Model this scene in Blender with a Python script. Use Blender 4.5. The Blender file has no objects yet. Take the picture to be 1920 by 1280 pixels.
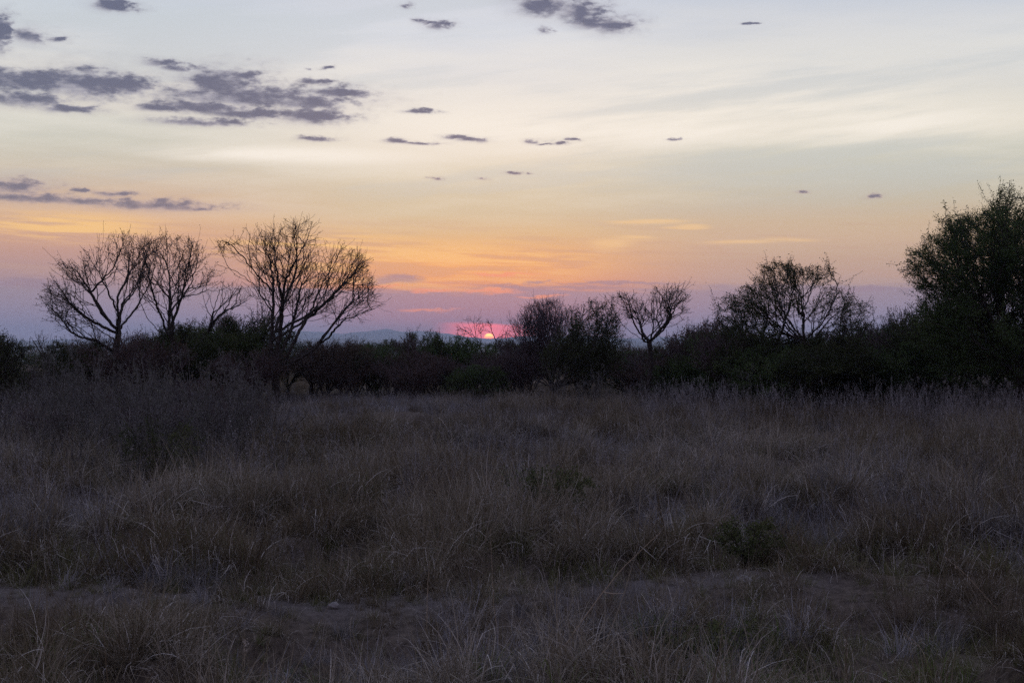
import bpy, math, random
import numpy as np
from mathutils import Vector, Matrix

# ------------------------------------------------------------------ scene, camera, render settings
scene = bpy.context.scene
COL = scene.collection
R = math.radians
F = 2667.0            # focal length of the photograph in its own pixels (1920 wide)
CAM_Z = 2.2

cam_data = bpy.data.cameras.new('camera')
cam = bpy.data.objects.new('camera', cam_data)
COL.objects.link(cam)
cam.location = (0, 0, CAM_Z)
cam.rotation_euler = (R(90), 0, 0)
cam_data.sensor_width = 36.0
cam_data.lens = 36.0 * F / 1920.0
cam_data.clip_start = 0.1
cam_data.clip_end = 80000
scene.camera = cam
scene.view_settings.view_transform = 'Standard'
scene.view_settings.look = 'None'
scene.view_settings.exposure = 0.0
scene.view_settings.gamma = 1.0
scene.view_settings.use_curve_mapping = False
scene.render.engine = 'CYCLES'
cy = scene.cycles
cy.max_bounces = 4
cy.diffuse_bounces = 2
cy.glossy_bounces = 1
cy.transmission_bounces = 3
cy.transparent_max_bounces = 4
cy.volume_bounces = 1
cy.use_adaptive_sampling = True
cy.adaptive_threshold = 0.008
cy.use_denoising = False
cy.caustics_reflective = False
cy.caustics_refractive = False

def s2l(c):
    return tuple(((v / 255) / 12.92 if v / 255 <= 0.04045 else ((v / 255 + 0.055) / 1.055) ** 2.4) for v in c)

def px_dir(px, py):
    """azimuth and elevation in degrees of a photograph pixel"""
    x = px - 960.0
    return math.degrees(math.atan2(x, F)), math.degrees(math.atan2(640.0 - py, math.hypot(F, x)))

SUN_AZ, SUN_EL = px_dir(917, 634.5)

# ------------------------------------------------------------------ world: dusk sky with cirrus, a cloud bank and small cumulus
world = bpy.data.worlds.new('World')
scene.world = world
world.use_nodes = True
NT = world.node_tree
NT.nodes.clear()
W = NT.nodes.new
LK = NT.links.new

def setin(sock, v):
    if hasattr(v, 'is_output') and v.is_output:
        LK(v, sock)
    else:
        sock.default_value = v

def mth(op, a, b=None, c=None, clamp=False):
    n = W('ShaderNodeMath'); n.operation = op; n.use_clamp = clamp
    setin(n.inputs[0], a)
    if b is not None: setin(n.inputs[1], b)
    if c is not None: setin(n.inputs[2], c)
    return n.outputs[0]

def vmth(op, a, b=None, c=None):
    n = W('ShaderNodeVectorMath'); n.operation = op
    setin(n.inputs[0], a)
    if b is not None: setin(n.inputs[1], b)
    if c is not None: setin(n.inputs[2], c)
    return n.outputs['Value'] if op in ('LENGTH', 'DOT_PRODUCT') else n.outputs[0]

def sstep(v, lo, hi, a=0.0, b=1.0):
    n = W('ShaderNodeMapRange'); n.interpolation_type = 'SMOOTHSTEP'; n.clamp = True
    setin(n.inputs['Value'], v)
    for nm, q in (('From Min', lo), ('From Max', hi), ('To Min', a), ('To Max', b)):
        setin(n.inputs[nm], q)
    return n.outputs['Result']

def mixc(f, a, b, mode='MIX'):
    n = W('ShaderNodeMix'); n.data_type = 'RGBA'; n.blend_type = mode
    setin(n.inputs[0], f)
    for s, v in ((n.inputs[6], a), (n.inputs[7], b)):
        if hasattr(v, 'is_output') and v.is_output: LK(v, s)
        else: s.default_value = tuple(v) + (1.0,)
    return n.outputs[2]

def ramp(f, stops):
    n = W('ShaderNodeValToRGB'); cr = n.color_ramp; cr.interpolation = 'LINEAR'
    stops = sorted(stops)
    while len(cr.elements) < len(stops): cr.elements.new(0.5)
    for e, (p, c) in zip(cr.elements, stops):
        e.position = p; e.color = tuple(c) + (1.0,)
    setin(n.inputs[0], f)
    return n.outputs[0]

def noise(vec, scale, detail=4.0, rough=0.55, lac=2.0):
    n = W('ShaderNodeTexNoise'); n.noise_dimensions = '2D'
    setin(n.inputs['Vector'], vec)
    n.inputs['Scale'].default_value = scale; n.inputs['Detail'].default_value = detail
    n.inputs['Roughness'].default_value = rough; n.inputs['Lacunarity'].default_value = lac
    return n.outputs['Fac']

def build_world():
    tc = W('ShaderNodeTexCoord')
    sep = W('ShaderNodeSeparateXYZ'); LK(tc.outputs['Generated'], sep.inputs[0])
    az = mth('MULTIPLY', mth('ARCTAN2', sep.outputs[0], sep.outputs[1]), 180 / math.pi)
    el = mth('MULTIPLY', mth('ARCSINE', sep.outputs[2]), 180 / math.pi)
    t = mth('SQRT', mth('MULTIPLY', mth('MAXIMUM', el, 0.0), 1 / 90.0))
    tt = lambda y: math.sqrt(max(px_dir(960, y)[1], 0) / 90.0)
    te = lambda e: math.sqrt(e / 90.0)
    top = [(te(20), s2l((190, 199, 220))), (te(32), s2l((172, 184, 214))), (te(55), s2l((172, 182, 220))), (1.0, s2l((172, 182, 222)))]
    mid = [(tt(y), s2l(c)) for y, c in ((0, (207, 212, 222)), (60, (213, 218, 226)), (120, (222, 222, 223)), (170, (232, 228, 222)), (220, (236, 229, 218)),
            (290, (233, 222, 203)), (320, (224, 214, 192)), (360, (213, 201, 174)), (400, (211, 194, 160)), (440, (222, 187, 139)), (470, (234, 178, 120)), (500, (240, 172, 110)),
            (530, (236, 154, 108)), (570, (205, 138, 125)), (640, (185, 120, 130)))]
    lef = [(tt(y), s2l(c)) for y, c in ((0, (193, 202, 215)), (40, (201, 209, 217)), (100, (207, 211, 215)), (215, (219, 214, 204)), (240, (210, 210, 200)),
            (280, (205, 203, 189)), (320, (205, 196, 178)), (385, (212, 180, 151)), (410, (220, 181, 145)), (430, (222, 177, 138)), (450, (214, 167, 140)), (480, (196, 154, 141)), (510, (181, 149, 148)),
            (540, (165, 142, 152)), (640, (145, 135, 155)))]
    rig = [(tt(y), s2l(c)) for y, c in ((0, (196, 204, 217)), (60, (208, 212, 218)), (120, (214, 216, 216)), (170, (220, 219, 214)), (210, (226, 222, 211)), (255, (228, 222, 206)),
            (290, (205, 205, 191)), (340, (198, 196, 180)), (380, (198, 188, 166)), (420, (205, 182, 152)), (450, (206, 179, 152)), (490, (196, 168, 147)), (520, (190, 162, 149)),
            (560, (168, 150, 155)), (640, (150, 142, 160)))]
    c_mid = ramp(t, mid + top); c_lef = ramp(t, lef + top); c_rig = ramp(t, rig + top)
    side_l = sstep(az, -3.5, -15.0); side_r = sstep(az, 0.0, 9.5)
    base = mixc(side_r, mixc(side_l, c_mid, c_lef), c_rig)
    # the side of the sky away from the sunset: earth shadow, dim pink belt, dusk blue
    anti = ramp(t, [(0.0, s2l((92, 88, 116))), (te(4), s2l((106, 98, 126))), (te(10), s2l((140, 122, 146))), (te(20), s2l((152, 144, 174))),
                    (te(45), s2l((164, 170, 212))), (1.0, s2l((172, 182, 222)))])
    away = sstep(mth('ABSOLUTE', mth('SUBTRACT', az, SUN_AZ)), 24.0, 120.0)
    base = mixc(away, base, anti)
    front = mth('SUBTRACT', 1.0, away)
    # ---- coordinates for clouds (degrees)
    cv = W('ShaderNodeCombineXYZ'); LK(az, cv.inputs[0]); LK(el, cv.inputs[1])
    P = cv.outputs[0]
    # ---- cirrus veils: long soft streaks, rising a little to the right
    skew = W('ShaderNodeCombineXYZ')
    LK(mth('MULTIPLY', az, 0.10), skew.inputs[0])
    LK(mth('MULTIPLY_ADD', az, -0.10, el), skew.inputs[1])
    n1 = noise(skew.outputs[0], 0.55, 6, 0.58)
    skew2 = W('ShaderNodeCombineXYZ')
    LK(mth('MULTIPLY', az, 0.07), skew2.inputs[0])
    LK(mth('MULTIPLY_ADD', az, 0.075, el), skew2.inputs[1])
    n2 = noise(skew2.outputs[0], 1.3, 5, 0.6)
    veil = sstep(mth('ADD', mth('MULTIPLY', n1, 0.65), mth('MULTIPLY', n2, 0.35)), 0.40, 0.66)
    hi = mth('MULTIPLY', sstep(el, 4.0, 6.5), sstep(el, 15.0, 10.0))
    base = mixc(mth('MULTIPLY', mth('MULTIPLY', veil, hi), mth('MULTIPLY', front, 0.34)), base, s2l((244, 238, 226)))
    gaps = mth('MULTIPLY', sstep(n1, 0.50, 0.36), mth('MULTIPLY', sstep(el, 4.0, 7.0), 0.30))
    base = mixc(mth('MULTIPLY', gaps, front), base, s2l((194, 202, 206)))
    # brighter fan of cirrus right of the sun
    def blob_vec(px, py, w, h):
        a, e = px_dir(px, py); k = 180 / math.pi / F
        iw, ih = 1 / (w * k), 1 / (h * k)
        return (iw, ih, 0), (-a * iw, -e * ih, 0)
    def dist(vec, b):
        s, o = blob_vec(*b)
        return vmth('LENGTH', vmth('MULTIPLY_ADD', vec, s, o))
    def group(vec, blobs):
        d = None
        for b in blobs:
            q = dist(vec, b)
            d = q if d is None else mth('MINIMUM', d, q)
        return d
    fan = sstep(group(P, [(1400, 195, 430, 85), (1150, 240, 560, 60), (1650, 235, 300, 55), (520, 290, 330, 22)]), 1.15, 0.1)
    fan_n = mth('MULTIPLY', fan, sstep(n1, 0.30, 0.62))
    base = mixc(mth('MULTIPLY', fan_n, 0.9), base, s2l((250, 243, 231)))
    # warm streaks low in the sky
    low = mth('MULTIPLY', sstep(el, 2.0, 2.6), sstep(el, 5.6, 3.6))
    sk3 = W('ShaderNodeCombineXYZ')
    LK(mth('MULTIPLY', az, 0.06), sk3.inputs[0]); LK(mth('MULTIPLY_ADD', az, 0.035, el), sk3.inputs[1])
    n3 = noise(sk3.outputs[0], 2.6, 6, 0.62)
    glow = sstep(group(P, [(800, 500, 330, 52), (600, 470, 230, 40), (960, 492, 190, 26), (120, 425, 200, 30)]), 1.3, 0.2)
    st = mth('MULTIPLY', mth('MULTIPLY', sstep(n3, 0.43, 0.62), glow), 0.88)
    base = mixc(st, base, s2l((255, 205, 130)))
    base = mixc(mth('MULTIPLY', sstep(dist(P, (850, 512, 250, 42)), 1.2, 0.0), 0.55), base, s2l((255, 176, 96)))
    st2 = mth('MULTIPLY', mth('MULTIPLY', sstep(n3, 0.52, 0.38), low), 0.33)
    base = mixc(mth('MULTIPLY', st2, front), base, s2l((196, 160, 140)))
    wisp = sstep(mth('ADD', group(P, [(1145, 458, 52, 15), (1240, 414, 95, 6), (1300, 425, 40, 6), (1420, 452, 130, 7), (1190, 445, 70, 8)]),
                     mth('MULTIPLY', mth('SUBTRACT', n3, 0.5), 3.0)), 1.1, 0.1)
    base = mixc(mth('MULTIPLY', wisp, 0.55), base, s2l((250, 208, 146)))
    # ---- low cloud bank over the horizon
    edge = mth('ADD', el, mth('MULTIPLY', mth('SUBTRACT', n3, 0.5), 0.85))
    sk4 = W('ShaderNodeCombineXYZ')
    LK(mth('MULTIPLY', az, 0.5), sk4.inputs[0]); LK(el, sk4.inputs[1])
    n4 = noise(sk4.outputs[0], 0.5, 3, 0.5)
    edge = mth('ADD', edge, mth('MULTIPLY', mth('SUBTRACT', n4, 0.5), 0.5))
    bank = sstep(edge, 2.32, 1.92)
    adist = mth('ABSOLUTE', mth('SUBTRACT', az, SUN_AZ))
    nearsun = sstep(adist, 11.0, 0.0)
    bank_c = mixc(sstep(el, 0.4, 2.2), mixc(nearsun, s2l((138, 138, 168)), s2l((152, 126, 154))),
                  mixc(nearsun, s2l((152, 140, 156)), s2l((158, 138, 154))))
    base = mixc(mth('MULTIPLY', mth('MULTIPLY', bank, front), 0.97), base, bank_c)
    # lit and dark shreds around the bank's upper edge
    wob = W('ShaderNodeCombineXYZ')
    wn = noise(vmth('MULTIPLY', P, (0.5, 2.0, 0)), 1.6, 5, 0.6)
    LK(mth('MULTIPLY', mth('SUBTRACT', wn, 0.5), 1.6), wob.inputs[0])
    LK(mth('MULTIPLY', mth('SUBTRACT', wn, 0.5), 0.45), wob.inputs[1])
    PW = vmth('ADD', P, wob.outputs[0])
    dk = sstep(group(PW, [(745, 524, 60, 9), (960, 538, 70, 5), (1080, 540, 110, 7), (1160, 530, 140, 4), (1010, 528, 25, 4), (60, 530, 90, 9), (1620, 541, 90, 5)]), 1.25, 0.3)
    base = mixc(mth('MULTIPLY', dk, 0.75), base, s2l((150, 132, 150)))
    lit = sstep(group(PW, [(920, 546, 75, 5.5), (810, 544, 50, 5), (1015, 555, 50, 3), (940, 514, 80, 3.5), (705, 536, 60, 3), (800, 581, 60, 3.5)]), 1.2, 0.2)
    base = mixc(mth('MULTIPLY', lit, 0.85), base, s2l((255, 158, 118)))
    # ---- red glow and the half-set disc
    k = 180 / math.pi / F
    gd = dist(P, (914, 624, 78, 30))
    red = mth('MULTIPLY', sstep(gd, 1.5, 0.15), sstep(mth('MULTIPLY_ADD', mth('SUBTRACT', wn, 0.5), 0.10, mth('MULTIPLY_ADD', mth('SUBTRACT', az, SUN_AZ), 0.035, el)), px_dir(916, 604)[1], px_dir(916, 611)[1]))
    base = mixc(mth('MULTIPLY', red, 0.96), base, (3.7, 0.34, 0.36))
    wide = sstep(dist(P, (915, 610, 330, 85)), 1.2, 0.0)
    base = mixc(mth('MULTIPLY', wide, 0.10), base, s2l((236, 120, 130)))
    # ---- small dark cumulus, ragged
    fine = noise(vmth('MULTIPLY', vmth('ADD', P, (0.0, 3.0, 0)), (0.45, 1.2, 0)), 1.5, 7, 0.60)
    fine2 = noise(vmth('MULTIPLY', P, (0.8, 1.9, 0)), 2.6, 5, 0.58)
    wv = W('ShaderNodeCombineXYZ')
    LK(mth('MULTIPLY', mth('SUBTRACT', fine2, 0.5), 1.0), wv.inputs[0]); LK(mth('MULTIPLY', mth('SUBTRACT', fine, 0.5), 0.35), wv.inputs[1])
    PC = vmth('ADD', P, wv.outputs[0])
    cum = [(50, 152, 115, 22), (165, 157, 125, 31), (240, 162, 62, 15), (60, 187, 75, 15), (125, 203, 62, 9),
           (305, 118, 42, 8), (335, 128, 36, 7), (425, 152, 85, 30), (455, 180, 190, 25), (575, 190, 100, 19), (385, 200, 115, 14),
           (305, 203, 55, 8), (465, 213, 90, 12), (590, 217, 76, 17), (380, 229, 95, 8), (640, 174, 70, 11), (590, 153, 38, 8),
           (608, 127, 11, 4), (580, 127, 9, 3), (595, 261, 34, 4), (2, 60, 20, 34), (58, 66, 36, 15), (108, 74, 20, 6), (214, 13, 40, 10),
           (1030, 8, 66, 25), (1085, 20, 55, 20), (1110, 44, 46, 13), (1150, 47, 50, 17), (1020, 56, 14, 7),
           (822, 48, 28, 8), (800, 42, 14, 4), (785, 38, 14, 5), (762, 12, 13, 5), (790, 210, 34, 4), (748, 265, 28, 5), (790, 268, 40, 4), (855, 258, 26, 4), (888, 262, 30, 5),
           (1001, 265, 18, 5), (1018, 271, 14, 3), (1050, 269, 16, 4), (1073, 261, 12, 4), (1265, 261, 13, 3), (970, 326, 20, 3), (905, 333, 13, 3),
           (820, 335, 12, 3), (1505, 360, 11, 3), (1638, 369, 16, 4), (1405, 46, 15, 2.5),
           (30, 350, 66, 16), (60, 370, 105, 11), (165, 376, 85, 10), (215, 363, 42, 6), (150, 358, 18, 4), (300, 385, 125, 11), (375, 392, 35, 5),
           (-120, 150, 110, 24), (-90, 360, 100, 14), (1000, -60, 120, 26), (480, -90, 90, 18), (1900, -120, 160, 22), (2300, 110, 90, 15)]
    d = group(PC, cum)
    d = mth('ADD', d, mth('MULTIPLY', mth('SUBTRACT', fine2, 0.5), 0.80))
    d = mth('ADD', d, mth('MULTIPLY', mth('SUBTRACT', fine, 0.5), 1.3))
    m = sstep(d, 1.22, 0.45)
    warm = sstep(el, 9.5, 4.5)
    thin_c = mixc(warm, s2l((158, 158, 172)), s2l((180, 160, 158)))
    core_c = mixc(warm, s2l((82, 90, 118)), s2l((108, 108, 128)))
    cum_c = mixc(sstep(mth('ADD', d, mth('MULTIPLY', mth('SUBTRACT', fine, 0.5), 1.7)), 1.05, 0.1), thin_c, core_c)
    base = mixc(mth('MULTIPLY', sstep(d, 2.0, 0.8), 0.22), base, thin_c)
    base = mixc(mth('MULTIPLY', m, 0.93), base, cum_c)
    # a little physical twilight sky under it all
    sky = W('ShaderNodeTexSky'); sky.sky_type = 'NISHITA'; sky.sun_disc = False
    sky.sun_elevation = R(SUN_EL); sky.sun_rotation = R(SUN_AZ); sky.air_density = 1.0; sky.dust_density = 1.0
    skyb = W('ShaderNodeBackground'); LK(sky.outputs[0], skyb.inputs[0]); skyb.inputs[1].default_value = 0.02
    # the sun's disc, seen through thick air
    sd = (math.sin(R(SUN_AZ)) * math.cos(R(SUN_EL)), math.cos(R(SUN_AZ)) * math.cos(R(SUN_EL)), math.sin(R(SUN_EL)))
    dot = vmth('DOT_PRODUCT', tc.outputs['Generated'], sd)
    ang = mth('MULTIPLY', mth('ARCCOSINE', mth('MINIMUM', dot, 1.0)), 180 / math.pi)
    disc = sstep(mth('ADD', ang, mth('MULTIPLY', mth('SUBTRACT', n3, 0.5), 0.10)), 0.25, 0.17)
    disc_c = mixc(sstep(el, px_dir(916, 634)[1], px_dir(916, 626)[1]), (6.0, 1.0, 0.35), (9.5, 4.6, 0.5))
    base = mixc(disc, base, disc_c)
    b1 = W('ShaderNodeBackground'); LK(base, b1.inputs[0]); b1.inputs[1].default_value = SKY_GAIN
    add = W('ShaderNodeAddShader'); LK(skyb.outputs[0], add.inputs[0]); LK(b1.outputs[0], add.inputs[1])
    out = W('ShaderNodeOutputWorld'); LK(add.outputs[0], out.inputs[0])

SKY_GAIN = 1.0
build_world()
world.cycles.sampling_method = 'NONE'

sun_data = bpy.data.lights.new('sun', 'SUN')
sun_data.energy = 0.25; sun_data.angle = R(0.53); sun_data.color = (1.0, 0.36, 0.18)
sun = bpy.data.objects.new('sun', sun_data); COL.objects.link(sun)
_sd = Vector((math.sin(R(SUN_AZ)) * math.cos(R(SUN_EL)), math.cos(R(SUN_AZ)) * math.cos(R(SUN_EL)), math.sin(R(SUN_EL))))
sun.rotation_euler = _sd.to_track_quat('Z', 'Y').to_euler()
sun.location = (0, 0, 40)

# ------------------------------------------------------------------ helpers
def tag(o, label=None, cat=None, group=None, kind=None):
    if label: o['label'] = label
    if cat: o['category'] = cat
    if group: o['group'] = group
    if kind: o['kind'] = kind
    return o

def empty(name, loc, rz=0.0, sc=1.0):
    o = bpy.data.objects.new(name, None); COL.objects.link(o)
    o.empty_display_size = 0.3
    o.location = loc; o.rotation_euler = (0, 0, rz); o.scale = (sc, sc, sc) if not isinstance(sc, tuple) else sc
    return o

def mesh_np(name, verts, faces_list, mats, mat_idx=None, smooth=False, attrs=None):
    """faces_list: list of int arrays (n,3) or (n,4)"""
    me = bpy.data.meshes.new(name)
    verts = np.asarray(verts, dtype=np.float32)
    loops = np.concatenate([f.reshape(-1) for f in faces_list]).astype(np.int32)
    tot = np.concatenate([np.full(len(f), f.shape[1], dtype=np.int32) for f in faces_list])
    start = np.concatenate([[0], np.cumsum(tot)[:-1]]).astype(np.int32)
    me.vertices.add(len(verts)); me.vertices.foreach_set('co', verts.reshape(-1))
    me.loops.add(len(loops)); me.loops.foreach_set('vertex_index', loops)
    me.polygons.add(len(tot)); me.polygons.foreach_set('loop_start', start)
    me.polygons.foreach_set('loop_total', tot)
    if mat_idx is not None: me.polygons.foreach_set('material_index', np.asarray(mat_idx, dtype=np.int32))
    if smooth: me.polygons.foreach_set('use_smooth', np.ones(len(tot), dtype=bool))
    for m in mats: me.materials.append(m)
    if attrs:
        for k, (dom, arr) in attrs.items():
            a = me.attributes.new(k, 'FLOAT', dom); a.data.foreach_set('value', np.asarray(arr, dtype=np.float32))
    me.update(calc_edges=True)
    return me

def part(name, me, parent):
    o = bpy.data.objects.new(name, me); COL.objects.link(o); o.parent = parent
    return o

def copy_tree(root, loc, rz, sc):
    c = root.copy(); COL.objects.link(c)
    c.location = loc; c.rotation_euler = (0, 0, rz); c.scale = (sc, sc, sc) if not isinstance(sc, tuple) else sc
    for ch in root.children:
        d = ch.copy(); COL.objects.link(d); d.parent = c
        for g in ch.children:
            e = g.copy(); COL.objects.link(e); e.parent = d
    return c

def vnoise(x, y, seed=0):
    """smooth 2-D value noise, 0..1"""
    x = np.asarray(x, float); y = np.asarray(y, float)
    xi = np.floor(x).astype(np.int64); yi = np.floor(y).astype(np.int64)
    fx = x - xi; fy = y - yi
    fx = fx * fx * (3 - 2 * fx); fy = fy * fy * (3 - 2 * fy)
    def h(a, b):
        n = (a * 374761393 + b * 668265263 + seed * 974634777) & 0xffffffff
        n = ((n ^ (n >> 13)) * 1274126177) & 0xffffffff
        return ((n ^ (n >> 16)) & 0xffff) / 65535.0
    return (h(xi, yi) * (1 - fx) + h(xi + 1, yi) * fx) * (1 - fy) + (h(xi, yi + 1) * (1 - fx) + h(xi + 1, yi + 1) * fx) * fy

def fbm(x, y, seed=0, o=3):
    v = 0; a = 0.5; s = 0
    for i in range(o):
        v = v + a * vnoise(np.asarray(x) * 2 ** i, np.asarray(y) * 2 ** i, seed + i); s += a; a *= 0.5
    return v / s

def ss(v, a, b):
    t = np.clip((np.asarray(v, float) - a) / (b - a), 0, 1)
    return t * t * (3 - 2 * t)

def bare_line(x):        # distance of the bare strip of track across the foreground
    return 11.7 + 0.9 * ss(x, 0.5, 2.2) + 0.35 * np.sin(np.asarray(x) * 0.9)

def ground(x, y):
    x = np.asarray(x, float); y = np.asarray(y, float)
    r = np.hypot(x, y)
    nearw = ss(r, 3, 9) * ss(r, 400, 90)
    su = y - bare_line(x); flat = 1 - 0.85 * ss(su, -1.6, -0.7) * ss(su, 1.2, 0.4) * (y > 5)
    z = nearw * (0.34 * (fbm(x / 3.2, y / 3.2, 5, 3) - 0.5) + 0.30 * flat * ss(r, 60, 30) * (ss(fbm(x / 0.70, y / 0.80, 15, 2), 0.34, 0.66) - 0.5) + 0.30 * (fbm(x / 14, y / 14, 9, 2) - 0.5))
    bl = bare_line(x)
    z = z + 0.06 * np.exp(-((y - bl) / 0.8) ** 2) * ss(r, 5, 8) - 0.13 * np.exp(-((y - bl + 1.5) / 0.6) ** 2) * ss(r, 5, 8)
    z = z - 17.0 * ss(r, 95, 900) + ss(r, 120, 500) * ss(r, 9000, 4000) * 3.0 * (fbm(x / 160, y / 160, 31, 2) - 0.5)
    return z

def gz(x, y): return float(ground(x, y))

def PX(px, d): return (px - 960.0) / F * d
def PZ(py, d): return CAM_Z + (640.0 - py) / F * d

# ------------------------------------------------------------------ materials
def new_mat(name):
    m = bpy.data.materials.new(name); m.use_nodes = True
    m.node_tree.nodes.clear()
    return m, m.node_tree

def nd(nt, t, **kw):
    n = nt.nodes.new(t)
    for k, v in kw.items(): setattr(n, k, v)
    return n

def ramp_in(nt, fac, stops):
    n = nd(nt, 'ShaderNodeValToRGB'); cr = n.color_ramp
    while len(cr.elements) < len(stops): cr.elements.new(0.5)
    for e, (p, c) in zip(cr.elements, sorted(stops)):
        e.position = p; e.color = tuple(c) + (1,)
    nt.links.new(fac, n.inputs[0])
    return n.outputs[0]

def leaf_shader(nt, col, trans=0.35):
    d = nd(nt, 'ShaderNodeBsdfDiffuse'); t = nd(nt, 'ShaderNodeBsdfTranslucent'); mx = nd(nt, 'ShaderNodeMixShader')
    nt.links.new(col, d.inputs[0]); nt.links.new(col, t.inputs[0]); mx.inputs[0].default_value = trans
    nt.links.new(d.outputs[0], mx.inputs[1]); nt.links.new(t.outputs[0], mx.inputs[2])
    o = nd(nt, 'ShaderNodeOutputMaterial'); nt.links.new(mx.outputs[0], o.inputs[0])

def mat_grass(name, stops, trans=0.3, wi=0.62, wb=0.42):
    m, nt = new_mat(name)
    a = nd(nt, 'ShaderNodeAttribute'); a.attribute_type = 'INSTANCER'; a.attribute_name = 'tint'
    b = nd(nt, 'ShaderNodeAttribute'); b.attribute_type = 'GEOMETRY'; b.attribute_name = 'blade'
    x = nd(nt, 'ShaderNodeMath', operation='MULTIPLY'); nt.links.new(a.outputs['Fac'], x.inputs[0]); x.inputs[1].default_value = wi
    y = nd(nt, 'ShaderNodeMath', operation='MULTIPLY_ADD'); nt.links.new(b.outputs['Fac'], y.inputs[0]); y.inputs[1].default_value = wb
    nt.links.new(x.outputs[0], y.inputs[2])
    leaf_shader(nt, ramp_in(nt, y.outputs[0], stops), trans)
    return m

def mat_leaf(name, c1, c2, c3, trans=0.35):
    m, nt = new_mat(name)
    b = nd(nt, 'ShaderNodeAttribute'); b.attribute_type = 'GEOMETRY'; b.attribute_name = 'blade'
    leaf_shader(nt, ramp_in(nt, b.outputs['Fac'], [(0, c1), (0.6, c2), (1, c3)]), trans)
    return m

def mat_bark(name, c1, c2, scale=9.0):
    m, nt = new_mat(name)
    tc = nd(nt, 'ShaderNodeTexCoord'); mp = nd(nt, 'ShaderNodeMapping'); mp.inputs['Scale'].default_value = (1, 1, 0.25)
    nt.links.new(tc.outputs['Object'], mp.inputs[0])
    n = nd(nt, 'ShaderNodeTexNoise'); n.inputs['Scale'].default_value = scale; n.inputs['Detail'].default_value = 6
    nt.links.new(mp.outputs[0], n.inputs['Vector'])
    col = ramp_in(nt, n.outputs['Fac'], [(0.3, c1), (0.7, c2)])
    bs = nd(nt, 'ShaderNodeBsdfPrincipled'); nt.links.new(col, bs.inputs['Base Color']); bs.inputs['Roughness'].default_value = 0.95
    bs.inputs['Specular IOR Level'].default_value = 0.15
    bp = nd(nt, 'ShaderNodeBump'); bp.inputs['Strength'].default_value = 0.6; bp.inputs['Distance'].default_value = 0.02
    nt.links.new(n.outputs['Fac'], bp.inputs['Height']); nt.links.new(bp.outputs[0], bs.inputs['Normal'])
    o = nd(nt, 'ShaderNodeOutputMaterial'); nt.links.new(bs.outputs[0], o.inputs[0])
    return m

M_bark = mat_bark('bark_dark', (0.02, 0.016, 0.014), (0.055, 0.044, 0.036))
M_bark_g = mat_bark('bark_grey', (0.06, 0.05, 0.046), (0.13, 0.11, 0.098))
M_twig = mat_bark('twig_brown', (0.028, 0.022, 0.02), (0.06, 0.048, 0.042), 3)
M_twig_p = mat_bark('twig_purple_grey', (0.07, 0.05, 0.055), (0.125, 0.095, 0.10), 3)
M_leaf = mat_leaf('leaf_olive', (0.042, 0.052, 0.022), (0.075, 0.09, 0.036), (0.115, 0.115, 0.048))
M_leaf_g = mat_leaf('leaf_green', (0.048, 0.076, 0.026), (0.082, 0.12, 0.042), (0.13, 0.155, 0.06))
M_leaf_r = mat_leaf('leaf_russet', (0.075, 0.048, 0.038), (0.11, 0.072, 0.054), (0.12, 0.10, 0.058))
M_leaf_d = mat_leaf('leaf_dry', (0.06, 0.045, 0.03), (0.09, 0.07, 0.045), (0.07, 0.07, 0.035))
M_weed = mat_leaf('weed_dry', (0.095, 0.086, 0.080), (0.165, 0.15, 0.142), (0.12, 0.12, 0.08), 0.2)
M_straw = mat_grass('grass_straw', [(0, (0.052, 0.036, 0.024)), (0.22, (0.10, 0.074, 0.046)), (0.45, (0.15, 0.12, 0.078)), (0.68, (0.22, 0.182, 0.134)), (0.86, (0.33, 0.285, 0.235)), (1, (0.47, 0.42, 0.36))])
M_olive = mat_grass('grass_olive', [(0, (0.055, 0.056, 0.022)), (0.35, (0.10, 0.104, 0.040)), (0.6, (0.14, 0.135, 0.06)), (0.85, (0.18, 0.155, 0.105)), (1, (0.26, 0.22, 0.16))])
M_green = mat_grass('grass_green', [(0, (0.055, 0.085, 0.022)), (0.4, (0.10, 0.14, 0.036)), (0.7, (0.15, 0.17, 0.06)), (0.88, (0.17, 0.155, 0.085)), (1, (0.25, 0.21, 0.14))])
M_stalk = mat_grass('grass_stalk', [(0, (0.12, 0.105, 0.095)), (0.4, (0.19, 0.17, 0.16)), (0.75, (0.28, 0.255, 0.245)), (1, (0.40, 0.37, 0.355))], 0.2)
M_grey = mat_grass('grass_grey', [(0, (0.085, 0.078, 0.078)), (0.35, (0.15, 0.14, 0.142)), (0.65, (0.22, 0.205, 0.212)), (0.88, (0.32, 0.30, 0.31)), (1, (0.44, 0.42, 0.43))])
M_fleck = mat_grass('grass_pale_blade', [(0, (0.32, 0.275, 0.225)), (0.5, (0.46, 0.41, 0.355)), (1, (0.62, 0.57, 0.51))], 0.25, 0.2, 0.8)
M_pale = mat_leaf('pale_stalk', (0.28, 0.21, 0.14), (0.36, 0.28, 0.19), (0.44, 0.36, 0.26), 0.2)
M_seed = mat_leaf('seed_head', (0.34, 0.27, 0.22), (0.42, 0.35, 0.29), (0.5, 0.42, 0.36), 0.3)

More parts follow.
